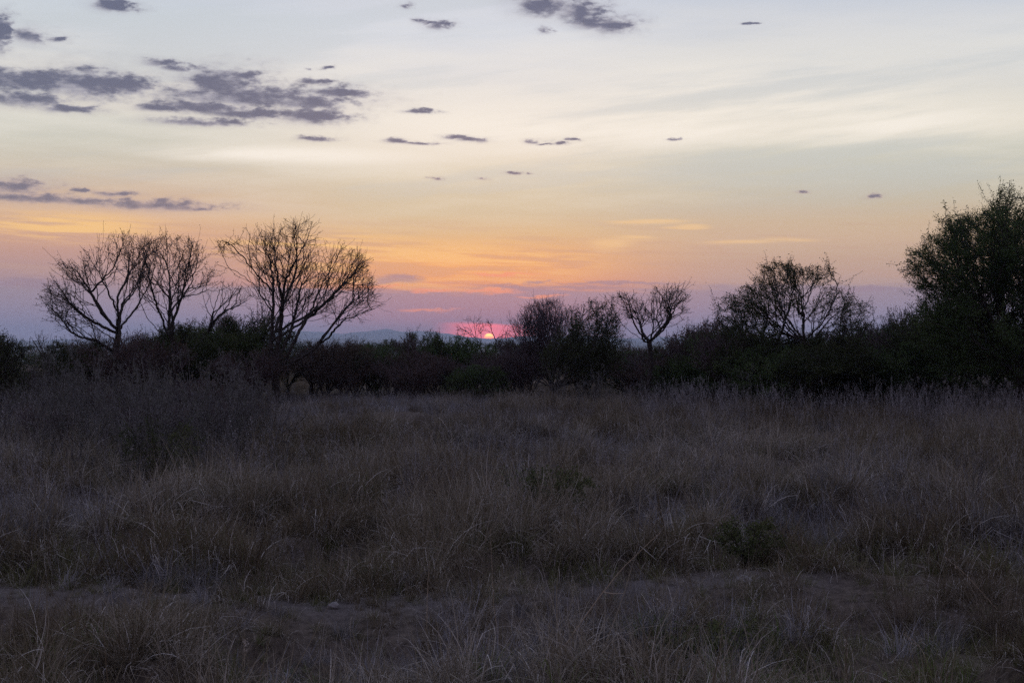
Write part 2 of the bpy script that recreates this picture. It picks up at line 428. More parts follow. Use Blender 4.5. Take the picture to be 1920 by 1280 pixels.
def mat_ground():
    m, nt = new_mat('dry_earth')
    tc = nd(nt, 'ShaderNodeTexCoord')
    n1 = nd(nt, 'ShaderNodeTexNoise'); n1.inputs['Scale'].default_value = 0.35; n1.inputs['Detail'].default_value = 8
    n2 = nd(nt, 'ShaderNodeTexNoise'); n2.inputs['Scale'].default_value = 14; n2.inputs['Detail'].default_value = 8; n2.inputs['Roughness'].default_value = 0.7
    n3 = nd(nt, 'ShaderNodeTexNoise'); n3.inputs['Scale'].default_value = 0.012; n3.inputs['Detail'].default_value = 6
    for n in (n1, n2, n3): nt.links.new(tc.outputs['Object'], n.inputs['Vector'])
    c1 = ramp_in(nt, n1.outputs['Fac'], [(0.3, (0.055, 0.042, 0.032)), (0.55, (0.095, 0.076, 0.06)), (0.75, (0.15, 0.125, 0.105))])
    c2 = ramp_in(nt, n2.outputs['Fac'], [(0.35, (0.45, 0.42, 0.40)), (0.65, (1.25, 1.2, 1.15))])
    mx = nd(nt, 'ShaderNodeMix', data_type='RGBA', blend_type='MULTIPLY'); mx.inputs[0].default_value = 1
    nt.links.new(c1, mx.inputs[6]); nt.links.new(c2, mx.inputs[7])
    du = nd(nt, 'ShaderNodeAttribute'); du.attribute_name = 'dust'
    dm = nd(nt, 'ShaderNodeMix', data_type='RGBA'); nt.links.new(du.outputs['Fac'], dm.inputs[0]); nt.links.new(mx.outputs[2], dm.inputs[6])
    nt.links.new(ramp_in(nt, n2.outputs['Fac'], [(0.3, (0.062, 0.05, 0.044)), (0.7, (0.145, 0.122, 0.108))]), dm.inputs[7])
    # far plain: scrub and dry grass seen from a distance
    geo = nd(nt, 'ShaderNodeNewGeometry'); ln = nd(nt, 'ShaderNodeVectorMath', operation='LENGTH'); nt.links.new(geo.outputs['Position'], ln.inputs[0])
    mr = nd(nt, 'ShaderNodeMapRange'); mr.inputs['From Min'].default_value = 120; mr.inputs['From Max'].default_value = 500
    nt.links.new(ln.outputs['Value'], mr.inputs['Value'])
    far = ramp_in(nt, n3.outputs['Fac'], [(0.35, (0.035, 0.038, 0.022)), (0.6, (0.075, 0.065, 0.045)), (0.75, (0.12, 0.10, 0.075))])
    m2 = nd(nt, 'ShaderNodeMix', data_type='RGBA'); nt.links.new(mr.outputs[0], m2.inputs[0])
    nt.links.new(dm.outputs[2], m2.inputs[6]); nt.links.new(far, m2.inputs[7])
    bs = nd(nt, 'ShaderNodeBsdfPrincipled'); nt.links.new(m2.outputs[2], bs.inputs['Base Color']); bs.inputs['Roughness'].default_value = 1
    bs.inputs['Specular IOR Level'].default_value = 0.1
    bp = nd(nt, 'ShaderNodeBump'); bp.inputs['Strength'].default_value = 0.7; bp.inputs['Distance'].default_value = 0.04
    nt.links.new(n2.outputs['Fac'], bp.inputs['Height']); nt.links.new(bp.outputs[0], bs.inputs['Normal'])
    o = nd(nt, 'ShaderNodeOutputMaterial'); nt.links.new(bs.outputs[0], o.inputs[0])
    return m

def mat_plain(name, c1, c2, scale):
    m, nt = new_mat(name)
    tc = nd(nt, 'ShaderNodeTexCoord')
    n = nd(nt, 'ShaderNodeTexNoise'); n.inputs['Scale'].default_value = scale; n.inputs['Detail'].default_value = 7
    nt.links.new(tc.outputs['Object'], n.inputs['Vector'])
    col = ramp_in(nt, n.outputs['Fac'], [(0.35, c1), (0.65, c2)])
    bs = nd(nt, 'ShaderNodeBsdfPrincipled'); nt.links.new(col, bs.inputs['Base Color']); bs.inputs['Roughness'].default_value = 0.95
    o = nd(nt, 'ShaderNodeOutputMaterial'); nt.links.new(bs.outputs[0], o.inputs[0])
    return m

# ------------------------------------------------------------------ ground, hills
def build_ground():
    rr = [0.0]
    r = 1.0
    while r < 15000:
        rr.append(r); r *= 1.0 + (0.014 if 6 < r < 40 else 0.028 if r < 110 else 0.06)
        if r < 6: r += 0.3
    rr = np.array(rr + [15200.0])
    aa = np.concatenate([np.radians(np.arange(-30, 30, 0.25)), np.radians(np.arange(30, 330, 3.0))])
    A = len(aa)
    rg, ag = np.meshgrid(rr[1:], aa, indexing='ij')
    x = rg * np.sin(ag); y = rg * np.cos(ag)
    z = ground(x, y)
    v = np.concatenate([[[0, 0, gz(0, 0)]], np.stack([x, y, z], -1).reshape(-1, 3)])
    n = len(rr) - 1
    i, j = np.meshgrid(np.arange(n - 1), np.arange(A), indexing='ij')
    j2 = (j + 1) % A
    q = np.stack([1 + i * A + j, 1 + i * A + j2, 1 + (i + 1) * A + j2, 1 + (i + 1) * A + j], -1).reshape(-1, 4)[:, ::-1]
    jj = np.arange(A)
    tri = np.stack([np.zeros(A, int), 1 + (jj + 1) % A, 1 + jj], -1)
    u = v[:, 1] - bare_line(v[:, 0]); bare = ss(u, -0.7, -0.2) * ss(u, 0.5, 0.1) * ss(v[:, 0], 3.2, 2.4)
    me = mesh_np('ground', v, [q, tri], [mat_ground()], smooth=True, attrs={'dust': ('POINT', bare)})
    o = bpy.data.objects.new('ground', me); COL.objects.link(o); o['kind'] = 'structure'

def build_hills(name, prof, D, depth, seed, mat, jag):
    pxs = np.array([p[0] for p in prof], float); pys = np.array([p[1] for p in prof], float)
    u = np.linspace(pxs[0], pxs[-1], 420)
    prof_y = np.interp(u, pxs, pys)
    top = CAM_Z + (640 - prof_y) / F * D
    nz = 25
    w = np.linspace(-1, 1, nz)
    V = []
    for k, s in enumerate(w):
        yy = D + s * depth
        x = (u - 960) / F * D
        shape = (1 - abs(s)) ** 1.2
        rough = (fbm(u / 28, np.full_like(u, s * 3.0 + 7), seed, 4) - 0.5) * jag * (0.35 + shape)
        base = -20.0
        z = base + (top - base) * shape + rough * shape
        V.append(np.stack([x, np.full_like(x, yy), z], -1))
    V = np.array(V)
    n = len(u)
    i, j = np.meshgrid(np.arange(nz - 1), np.arange(n - 1), indexing='ij')
    q = np.stack([i * n + j, i * n + j + 1, (i + 1) * n + j + 1, (i + 1) * n + j], -1).reshape(-1, 4)
    o = bpy.data.objects.new(name, mesh_np(name, V.reshape(-1, 3), [q], [mat], smooth=True)); COL.objects.link(o)
    o['kind'] = 'structure'

build_ground()
M_hill = mat_plain('far_hill', (0.03, 0.033, 0.024), (0.075, 0.07, 0.05), 0.004)
build_hills('hills', [(-900, 640), (-300, 637), (0, 637.5), (140, 637), (260, 634), (380, 629), (450, 627), (505, 621), (540, 619), (575, 622), (640, 624),
                      (690, 620), (728, 616), (752, 621), (800, 622), (845, 626), (880, 632), (905, 634.5), (935, 634), (975, 631), (1040, 629), (1150, 633),
                      (1300, 631), (1500, 634), (1900, 636), (2300, 635), (2900, 640)], 12500, 1700, 3, M_hill, 18)
build_hills('hills', [(-900, 641), (0, 641), (200, 642), (420, 640), (600, 636), (700, 637), (850, 640), (1000, 641), (1300, 639), (1700, 640), (2900, 641)],
            7500, 900, 8, M_hill, 10)

# ------------------------------------------------------------------ haze
def build_haze():
    x0, x1, y0, y1, z0, z1 = -15600, 15600, -15600, 15600, -24, 150
    v = [(x, y, z) for z in (z0, z1) for y in (y0, y1) for x in (x0, x1)]
    f = np.array([(0, 2, 3, 1), (4, 5, 7, 6), (0, 1, 5, 4), (2, 6, 7, 3), (0, 4, 6, 2), (1, 3, 7, 5)])
    m, nt = new_mat('haze_air')
    pv = nd(nt, 'ShaderNodeVolumePrincipled')
    pv.inputs['Color'].default_value = (0.74, 0.83, 1.0, 1)
    pv.inputs['Density'].default_value = 0.00011
    pv.inputs['Anisotropy'].default_value = 0.25
    o = nd(nt, 'ShaderNodeOutputMaterial'); nt.links.new(pv.outputs[0], o.inputs['Volume'])
    ob = bpy.data.objects.new('haze', mesh_np('haze', np.array(v), [f], [m])); COL.objects.link(ob)
    ob['kind'] = 'stuff'; ob['label'] = 'thin bluish evening haze over the plain'
build_haze()

# ------------------------------------------------------------------ woody plants: stems + space colonisation + twigs
def norm(a):
    return a / np.maximum(np.linalg.norm(a, axis=-1, keepdims=True), 1e-9)

def grow(rng, stems, attr, step=0.14, infl=1.1, kill=0.26, wob=0.16, up=0.06, maxit=110):
    """stems: polylines (metres). returns pos, parent, stem id"""
    pos, par, sid = [], [], []
    for s, line in enumerate(stems):
        line = np.asarray(line, float)
        if s == 0:
            pos.append(line[0]); par.append(-1); sid.append(0); cur = 0
        else:
            cur = int(np.argmin(np.linalg.norm(np.array(pos) - line[0], axis=1)))
        for a, b in zip(line[:-1], line[1:]):
            n = max(1, int(round(np.linalg.norm(b - a) / step)))
            for k in range(1, n + 1):
                p = a + (b - a) * k / n + (rng.normal(0, step * 0.13, 3) if (k < n or True) else 0)
                pos.append(p); par.append(cur); sid.append(s); cur = len(pos) - 1
    pos = list(map(np.asarray, pos))
    A = np.asarray(attr, float)
    if len(A):
        PA = np.array(pos)
        best = np.full(len(A), 1e9); who = np.zeros(len(A), int)
        for i0 in range(0, len(PA), 256):
            dd = np.linalg.norm(A[:, None] - PA[None, i0:i0 + 256], axis=2)
            j = dd.argmin(1); v = dd[np.arange(len(A)), j]
            up_ = v < best; best[up_] = v[up_]; who[up_] = j[up_] + i0
        alive = best > kill
        kids = {}
        for it in range(maxit):
            r = infl if it < 25 else infl * 1.8
            act = np.where(alive & (best < r))[0]
            if len(act) == 0:
                act = np.where(alive)[0]
                if len(act) == 0: break
                act = act[np.argsort(best[act])[:max(3, len(act) // 12)]]
            w = who[act]
            PA = np.array(pos)
            dv = norm(A[act] - PA[w])
            un, inv = np.unique(w, return_inverse=True)
            acc = np.zeros((len(un), 3)); np.add.at(acc, inv, dv)
            acc = norm(acc)
            acc = norm(acc + rng.normal(0, wob, acc.shape) + np.array([0, 0, up]))
            newp = PA[un] + acc * step
            keep = np.array([kids.get(int(q), 0) < 3 for q in un])
            if not keep.any(): break
            un = un[keep]; newp = newp[keep]
            b0 = len(pos)
            for q, p in zip(un, newp):
                kids[int(q)] = kids.get(int(q), 0) + 1
                pos.append(p); par.append(int(q)); sid.append(sid[int(q)])
            dd = np.linalg.norm(A[:, None] - newp[None], axis=2)
            j = dd.argmin(1); v = dd[np.arange(len(A)), j]
            up_ = v < best; best[up_] = v[up_]; who[up_] = j[up_] + b0
            alive &= best > kill
            if not alive.any(): break
    return np.array(pos), np.array(par), np.array(sid)

def stem_nodes(rng, stems, step):
    """nodes along the given polylines; also direction and how far along its stem each node lies"""
    pos, par, sid, fr = [], [], [], []
    for s, line in enumerate(stems):
        line = np.asarray(line, float)
        if s == 0:
            pos.append(line[0]); par.append(-1); sid.append(0); fr.append(0.0); cur = 0
        else:
            cur = int(np.argmin(np.linalg.norm(np.array(pos) - line[0], axis=1)))
        t = np.linspace(0, len(line) - 1, (len(line) - 1) * 8 + 1); k = np.clip(t.astype(int), 0, len(line) - 2); f = (t - k)[:, None]
        p0, p1, p2, p3 = line[np.maximum(k - 1, 0)], line[k], line[k + 1], line[np.minimum(k + 2, len(line) - 1)]
        c = 0.5 * (2 * p1 + (p2 - p0) * f + (2 * p0 - 5 * p1 + 4 * p2 - p3) * f ** 2 + (3 * p1 - p0 - 3 * p2 + p3) * f ** 3)
        sl = np.concatenate([[0], np.cumsum(np.linalg.norm(np.diff(c, axis=0), axis=1))]); n = max(2, int(sl[-1] / step))
        q = np.stack([np.interp(np.linspace(0, sl[-1], n + 1), sl, c[:, a]) for a in range(3)], -1)
        for m in range(1, n + 1):
            j = rng.normal(0, step * 0.11, 3) * (0.35 if s == 0 else 1.0)
            pos.append(q[m] + j); par.append(cur); sid.append(s); fr.append(m / n); cur = len(pos) - 1
    return np.array(pos), np.array(par), np.array(sid), np.array(fr)

def ramify(rng, pos, par, sid, fr, inside, levels, centre, first_from=1):
    """side branches on side branches, each stopping where it leaves the crown's body"""
    PP = np.maximum(par, 0)
    dr = norm(pos - pos[PP]); dr[0] = (0, 0, 1)
    cand = np.where(sid >= first_from)[0]
    for lv in levels:
        w = lv['rate'] * ss(fr[cand], lv.get('f0', 0.06), 0.30) + (fr[cand] > 0.97) * lv.get('tip', 1.1)
        src = np.repeat(cand, rng.poisson(w))
        src = src[inside(pos[src])]
        K = len(src)
        if K == 0: break
        base = dr[src]
        per = norm(np.cross(base, rng.normal(0, 1, (K, 3))))
        th = np.radians(rng.normal(lv.get('ang', 44), 13, (K, 1)))
        d = norm(base * np.cos(th) + per * np.sin(th))
        L = lv['L'] * rng.uniform(0.45, 1.25, K) * (1.05 - 0.5 * fr[src])
        step = lv['step']
        ns = np.maximum(1, np.round(L / step)).astype(int)
        zig = norm(np.cross(d, rng.normal(0, 1, (K, 3)))) * lv.get('zig', 0.13)
        cur = src.copy(); p = pos[src].copy(); live = np.ones(K, bool)
        P_, A_, S_, F_, D_ = [pos], [par], [sid], [fr], [dr]
        off = len(pos); new = []
        for k in range(ns.max()):
            live &= ns > k
            i = np.where(live)[0]
            if len(i) == 0: break
            out = norm(p[i] - centre)
            dd = norm(d[i] + zig[i] * (1 if k % 2 else -1) + rng.normal(0, lv.get('wob', 0.08), (len(i), 3)))
            d[i] = norm(d[i] + out * lv.get('out', 0.10) + np.array([0, 0, lv.get('up', 0.03)]) + rng.normal(0, 0.05, (len(i), 3)))
            q = p[i] + dd * step * rng.uniform(0.8, 1.2, (len(i), 1))
            ok = inside(q) | (rng.random(len(i)) < lv.get('leak', 0.5))
            i, q, dd = i[ok], q[ok], dd[ok]
            live[:] = False; live[i] = True
            if len(i) == 0: break
            P_.append(q); A_.append(cur[i]); S_.append(sid[src[i]]); F_.append((k + 1.0) / ns[i]); D_.append(dd)
            cur[i] = off + np.arange(len(i)); new.append(cur[i].copy()); off += len(i); p[i] = q
        pos, par, sid, fr, dr = (np.concatenate(z) for z in (P_, A_, S_, F_, D_))
        if not new: break
        cand = np.concatenate(new)
        if lv.get('keep'): cand = np.concatenate([cand, np.where(sid >= first_from)[0]])
    return pos, par, sid, fr

def body_depth(poly):
    """half depth of the body, in pixels, at a point of its outline drawing"""
    poly = np.asarray(poly, float)
    def f(px, py):
        y = min(max(py, poly[:, 1].min() + 1), poly[:, 1].max() - 1)
        xs = []
        for (x0, y0), (x1, y1) in zip(poly, np.roll(poly, -1, 0)):
            if (y0 > y) != (y1 > y): xs.append(x0 + (x1 - x0) * (y - y0) / (y1 - y0))
        a, b = min(xs), max(xs); hw = max((b - a) / 2, 1)
        if py > poly[:, 1].max(): return hw * 0.8
        return math.sqrt(max(0.0, 1 - min(abs(px - (a + b) / 2) / hw, 1) ** 2)) * hw
    return f

def poly_body(polys, d, thick):
    """inside test of the rounded body whose side view is the union of the outlines"""
    prep = []
    for poly in polys:
        poly = np.asarray(poly, float); lo, hi = poly.min(0), poly.max(0)
        ys = np.linspace(lo[1], hi[1], 60); xs = np.linspace(lo[0], hi[0], 160)
        gx, gy = np.meshgrid(xs, ys); ins = in_poly(gx.ravel(), gy.ravel(), poly).reshape(gx.shape)
        xmin = np.array([xs[r][0] if r.any() else np.nan for r in ins]); xmax = np.array([xs[r][-1] if r.any() else np.nan for r in ins])
        ok = ~np.isnan(xmin); prep.append((poly, ys, np.interp(ys, ys[ok], xmin[ok]), np.interp(ys, ys[ok], xmax[ok])))
    def f(P):
        px = 960 + P[:, 0] / d * F; py = 640 - (P[:, 2] - CAM_Z) / d * F
        r = np.zeros(len(P), bool)
        for poly, ys, a, b in prep:
            x0 = np.interp(py, ys, a); x1 = np.interp(py, ys, b); hw = np.maximum((x1 - x0) / 2, 1)
            rel = np.clip((px - (x0 + x1) / 2) / hw, -1, 1)
            r |= in_poly(px, py, poly) & (np.abs(P[:, 1] - d) < np.sqrt(1 - rel ** 2) * hw / F * d * thick + 0.25)
        return r & (P[:, 2] > ground(P[:, 0], P[:, 1]) + 0.1)
    return f

def radii(par, root_r, tip_r=0.007, n=2.3):
    N = len(par)
    acc = np.zeros(N); rad = np.zeros(N)
    for i in range(N - 1, -1, -1):
        rad[i] = acc[i] ** (1 / n) if acc[i] > 0 else tip_r
        if par[i] >= 0: acc[par[i]] += rad[i] ** n
    k = math.log(root_r / tip_r) / max(math.log(max(rad[0], tip_r * 1.01) / tip_r), 1e-6)
    return tip_r * (rad / tip_r) ** k

def add_twigs(rng, pos, par, sid, rad, thr, prob, seg, nseg, spread=0.9, upb=0.15, tw_r=0.0055):
    PP = np.where(par >= 0, par, 0)
    d = norm(pos - pos[PP])
    cand = np.where((rad < thr) & (par >= 0))[0]
    reps = rng.poisson(prob, len(cand))
    src = np.repeat(cand, reps)
    if len(src) == 0: return pos, par, sid, rad
    K = len(src)
    dirs = norm(d[src] * 0.75 + rng.normal(0, spread * 0.6, (K, 3)) + np.array([0, 0, upb]))
    cur = src.copy(); p = pos[src] + (pos[PP[src]] - pos[src]) * rng.random((K, 1)) * 0.7
    npos, npar, nsid, nrad = [pos], [par], [sid], [rad]
    off = len(pos)
    ln = seg * rng.uniform(0.55, 1.35, (K, 1))
    alive = np.ones(K, bool)
    first = True
    for s in range(nseg):
        idx = np.where(alive)[0]
        if first:
            # a start node at the offset point so the twig leaves its branch where it should
            q = p[idx]
        dirs[idx] = norm(dirs[idx] + rng.normal(0, 0.38, (len(idx), 3)) + np.array([0, 0, 0.05]))
        q = p[idx] + dirs[idx] * ln[idx]
        npos.append(q); npar.append(cur[idx]); nsid.append(sid[src[idx]]); nrad.append(np.full(len(idx), tw_r * (1 - 0.2 * s)))
        cur[idx] = off + np.arange(len(idx)); p[idx] = q; off += len(idx)
        alive &= rng.random(K) < 0.85
        first = False
    return np.concatenate(npos), np.concatenate(npar), np.concatenate(nsid), np.concatenate(nrad)

def tubes(pos, par, rad, sel, sides):
    """one tapered prism per selected node, from its parent to it"""
    idx = np.where(sel & (par >= 0))[0]
    if len(idx) == 0: return np.zeros((0, 3)), np.zeros((0, 4), int)
    a, b = pos[par[idx]], pos[idx]
    ra = np.minimum(rad[par[idx]], rad[idx] * 1.35); rb = rad[idx]
    d = norm(b - a)
    ref = np.where(np.abs(d[:, 1:2]) > 0.9, np.array([[1.0, 0, 0]]), np.array([[0, 1.0, 0]]))
    u = norm(np.cross(d, ref)); v = np.cross(d, u)
    th = np.arange(sides) * 2 * math.pi / sides
    ring = u[:, None] * np.cos(th)[None, :, None] + v[:, None] * np.sin(th)[None, :, None]
    a2 = a - d * (ra * 0.4)[:, None]; b2 = b + d * (rb * 0.25)[:, None]
    va = a2[:, None] + ring * ra[:, None, None]; vb = b2[:, None] + ring * rb[:, None, None]
    V = np.concatenate([va, vb], 1).reshape(-1, 3)
    k = np.arange(len(idx))[:, None] * (2 * sides); s = np.arange(sides)[None]; s2 = (s + 1) % sides
    Q = np.stack([k + s, k + s2, k + sides + s2, k + sides + s], -1).reshape(-1, 4)
    return V, Q

def leaf_quads(rng, c, size, ratio=0.42):
    n = len(c)
    d = norm(rng.normal(0, 1, (n, 3))); e = norm(np.cross(d, rng.normal(0, 1, (n, 3))))
    L = size * rng.uniform(0.6, 1.4, (n, 1)); Wd = L * ratio
    V = np.stack([c, c + d * L * 0.5 + e * Wd * 0.5, c + d * L, c + d * L * 0.5 - e * Wd * 0.5], 1).reshape(-1, 3)
    Q = (np.arange(n)[:, None] * 4 + np.arange(4)[None])
    return V, Q

def woody(name, loc, pos, par, sid, rad, rng, bark, twigm, leafm=None, leaves=0, leaf_size=0.06, limb_r=0.022, stems_are_limbs=True, leaf_thr=0.014, rz=0.0, leaf_clump=0.05, crown_sides=3):
    """Empty > trunk, limb..., crown (> foliage)"""
    root = empty(name, loc, rz)
    thick = rad >= limb_r
    ids = [s for s in np.unique(sid)]
    for s in ids:
        sel = thick & (sid == s)
        if sel.sum() < 3: 
            thick &= ~(sid == s)
            continue
        V, Q = tubes(pos, par, rad, sel, 7 if rad[sel].max() > 0.05 else 5)
        if len(Q) == 0: continue
        part('trunk' if s == 0 else 'limb', mesh_np(name + '_limb', V, [Q], [bark], smooth=True), root)
    V, Q = tubes(pos, par, rad, ~thick, crown_sides)
    cr = part('crown', mesh_np(name + '_crown', V, [Q], [twigm], smooth=True), root)
    if leafm and leaves:
        cand = np.where(rad < leaf_thr)[0]
        pk = rng.choice(cand, leaves)
        c = pos[pk] + (pos[np.maximum(par[pk], 0)] - pos[pk]) * rng.random((leaves, 1)) + rng.normal(0, leaf_clump, (leaves, 3))
        V, Q = leaf_quads(rng, c, leaf_size)
        # colour drifts between clumps of leaves
        tone = np.clip(0.35 + 0.5 * (np.sin(c[:, 0] * 2.1 + 1) * np.sin(c[:, 2] * 2.7) * np.cos(c[:, 1] * 1.9)) + rng.normal(0, 0.22, leaves), 0, 1)
        part('foliage', mesh_np(name + '_foliage', V, [Q], [leafm], attrs={'blade': ('FACE', tone)}), cr)
    return root

def in_poly(x, y, poly):
    poly = np.asarray(poly, float); c = np.zeros(len(x), bool); j = len(poly) - 1
    for i in range(len(poly)):
        xi, yi = poly[i]; xj, yj = poly[j]
        c ^= ((yi > y) != (yj > y)) & (x < (xj - xi) * (y - yi) / (yj - yi + 1e-12) + xi)
        j = i
    return c

def crown_points(rng, poly, d, n, thick=0.85, shell=0.0):
    """points filling a rounded body whose side view is the polygon (photo pixels at distance d)"""
    poly = np.asarray(poly, float)
    out = []
    lo, hi = poly.min(0), poly.max(0)
    # half width of the outline for each height
    ys = np.linspace(lo[1], hi[1], 60); xs = np.linspace(lo[0], hi[0], 160)
    gx, gy = np.meshgrid(xs, ys); ins = in_poly(gx.ravel(), gy.ravel(), poly).reshape(gx.shape)
    xmin = np.array([xs[r][0] if r.any() else np.nan for r in ins]); xmax = np.array([xs[r][-1] if r.any() else np.nan for r in ins])
    ok = ~np.isnan(xmin); xmin = np.interp(ys, ys[ok], xmin[ok]); xmax = np.interp(ys, ys[ok], xmax[ok])
    got = 0
    while got < n:
        p = rng.uniform(lo, hi, (n * 3, 2)); p = p[in_poly(p[:, 0], p[:, 1], poly)]
        a = np.interp(p[:, 1], ys, xmin); b = np.interp(p[:, 1], ys, xmax)
        xc, hw = (a + b) / 2, np.maximum((b - a) / 2, 1)
        rel = np.clip((p[:, 0] - xc) / hw, -1, 1)
        hd = np.sqrt(1 - rel ** 2) * hw / F * d * thick
        t = rng.uniform(-1, 1, len(p))
        if shell: t = np.sign(t) * np.abs(t) ** (1 - shell)
        out.append(np.stack([PX(p[:, 0], d), d + t * hd, PZ(p[:, 1], d)], -1)); got += len(p)
    return np.concatenate(out)[:n]

def photo_tree(seed, name, label, d, lines, polys, root_r, bark, twig, leafm=None, leaves=0, leaf_size=0.06, dens=1.0, thick=0.85, limb_r=0.026, cat='tree', tip=0.0043,
               group=None, leaf_clump=0.05, ls=1.0, levels=None, centre=None, up=0.03, auto=5):
    """lines: polylines of (px, py, depth in metres); the first starts at the base"""
    rng = np.random.default_rng(seed)
    if d > 40: d = d * 0.845
    bx = lines[0][0][0]
    X0 = PX(bx, d); Z0 = gz(X0, d) - 0.05
    half_depth = [body_depth(pl) for pl in polys]
    stems = []
    for k, ln in enumerate(lines):
        q = []
        for m, (px, py, dp) in enumerate(ln):
            hd = max(f(px, py) for f in half_depth) / F * d * thick * 0.85 + 0.12
            q.append((PX(px, d), d + float(np.clip(dp, -hd, hd)), Z0 if (k == 0 and m == 0) else max(PZ(py, d), Z0)))
        stems.append(q)
    # further limbs, from the main fork out to places inside the crown
    if auto:
        fork = np.array(stems[0][-1]); tg = np.concatenate([crown_points(rng, pl, d, auto, thick, 0.2) for pl in polys])
        tg = tg[rng.permutation(len(tg))[:auto]]
        allp = np.array([p for q in stems[1:] for p in q[:3]])
        for e in tg:
            if e[2] < fork[2] - 1.0: continue
            a = allp[rng.integers(len(allp))] if rng.random() < 0.6 else fork
            if a[2] > e[2] - 0.3: a = fork
            if e[2] - a[2] < 0.35 * math.hypot(e[0] - a[0], e[1] - a[1]): continue
            m = a + (e - a) * 0.5 + np.array([(e[0] - a[0]) * 0.10, (e[1] - a[1]) * 0.10, -0.06 * np.linalg.norm(e - a)])
            stems.append([tuple(a), tuple(m), tuple(e)])
    pos, par, sid, fr = stem_nodes(rng, stems, 0.13 * ls)
    cen = np.array(stems[0][-1]) if centre is None else np.array([PX(centre[0], d), d, PZ(centre[1], d)])
    lv = levels or [dict(rate=0.56 * dens, L=1.7 * ls, step=0.13 * ls, ang=38, up=up, leak=0.62), dict(rate=0.50 * dens, L=1.2 * ls, step=0.11 * ls, ang=44, up=up), dict(rate=0.46 * dens, L=0.42 * ls, step=0.085 * ls, ang=46, zig=0.2, up=up, leak=0.6)]
    pos, par, sid, fr = ramify(rng, pos, par, sid, fr, poly_body(polys, d, thick), lv, cen)
    rad = radii(par, root_r, tip, 2.5)
    org = np.array([X0, d, Z0])
    t = woody(name, tuple(org), pos - org, par, sid, rad, rng, bark, twig, leafm, leaves, leaf_size, limb_r, leaf_clump=leaf_clump)
    tag(t, label, cat, group)
    NODES.append((name, len(pos)))
    return t
NODES = []

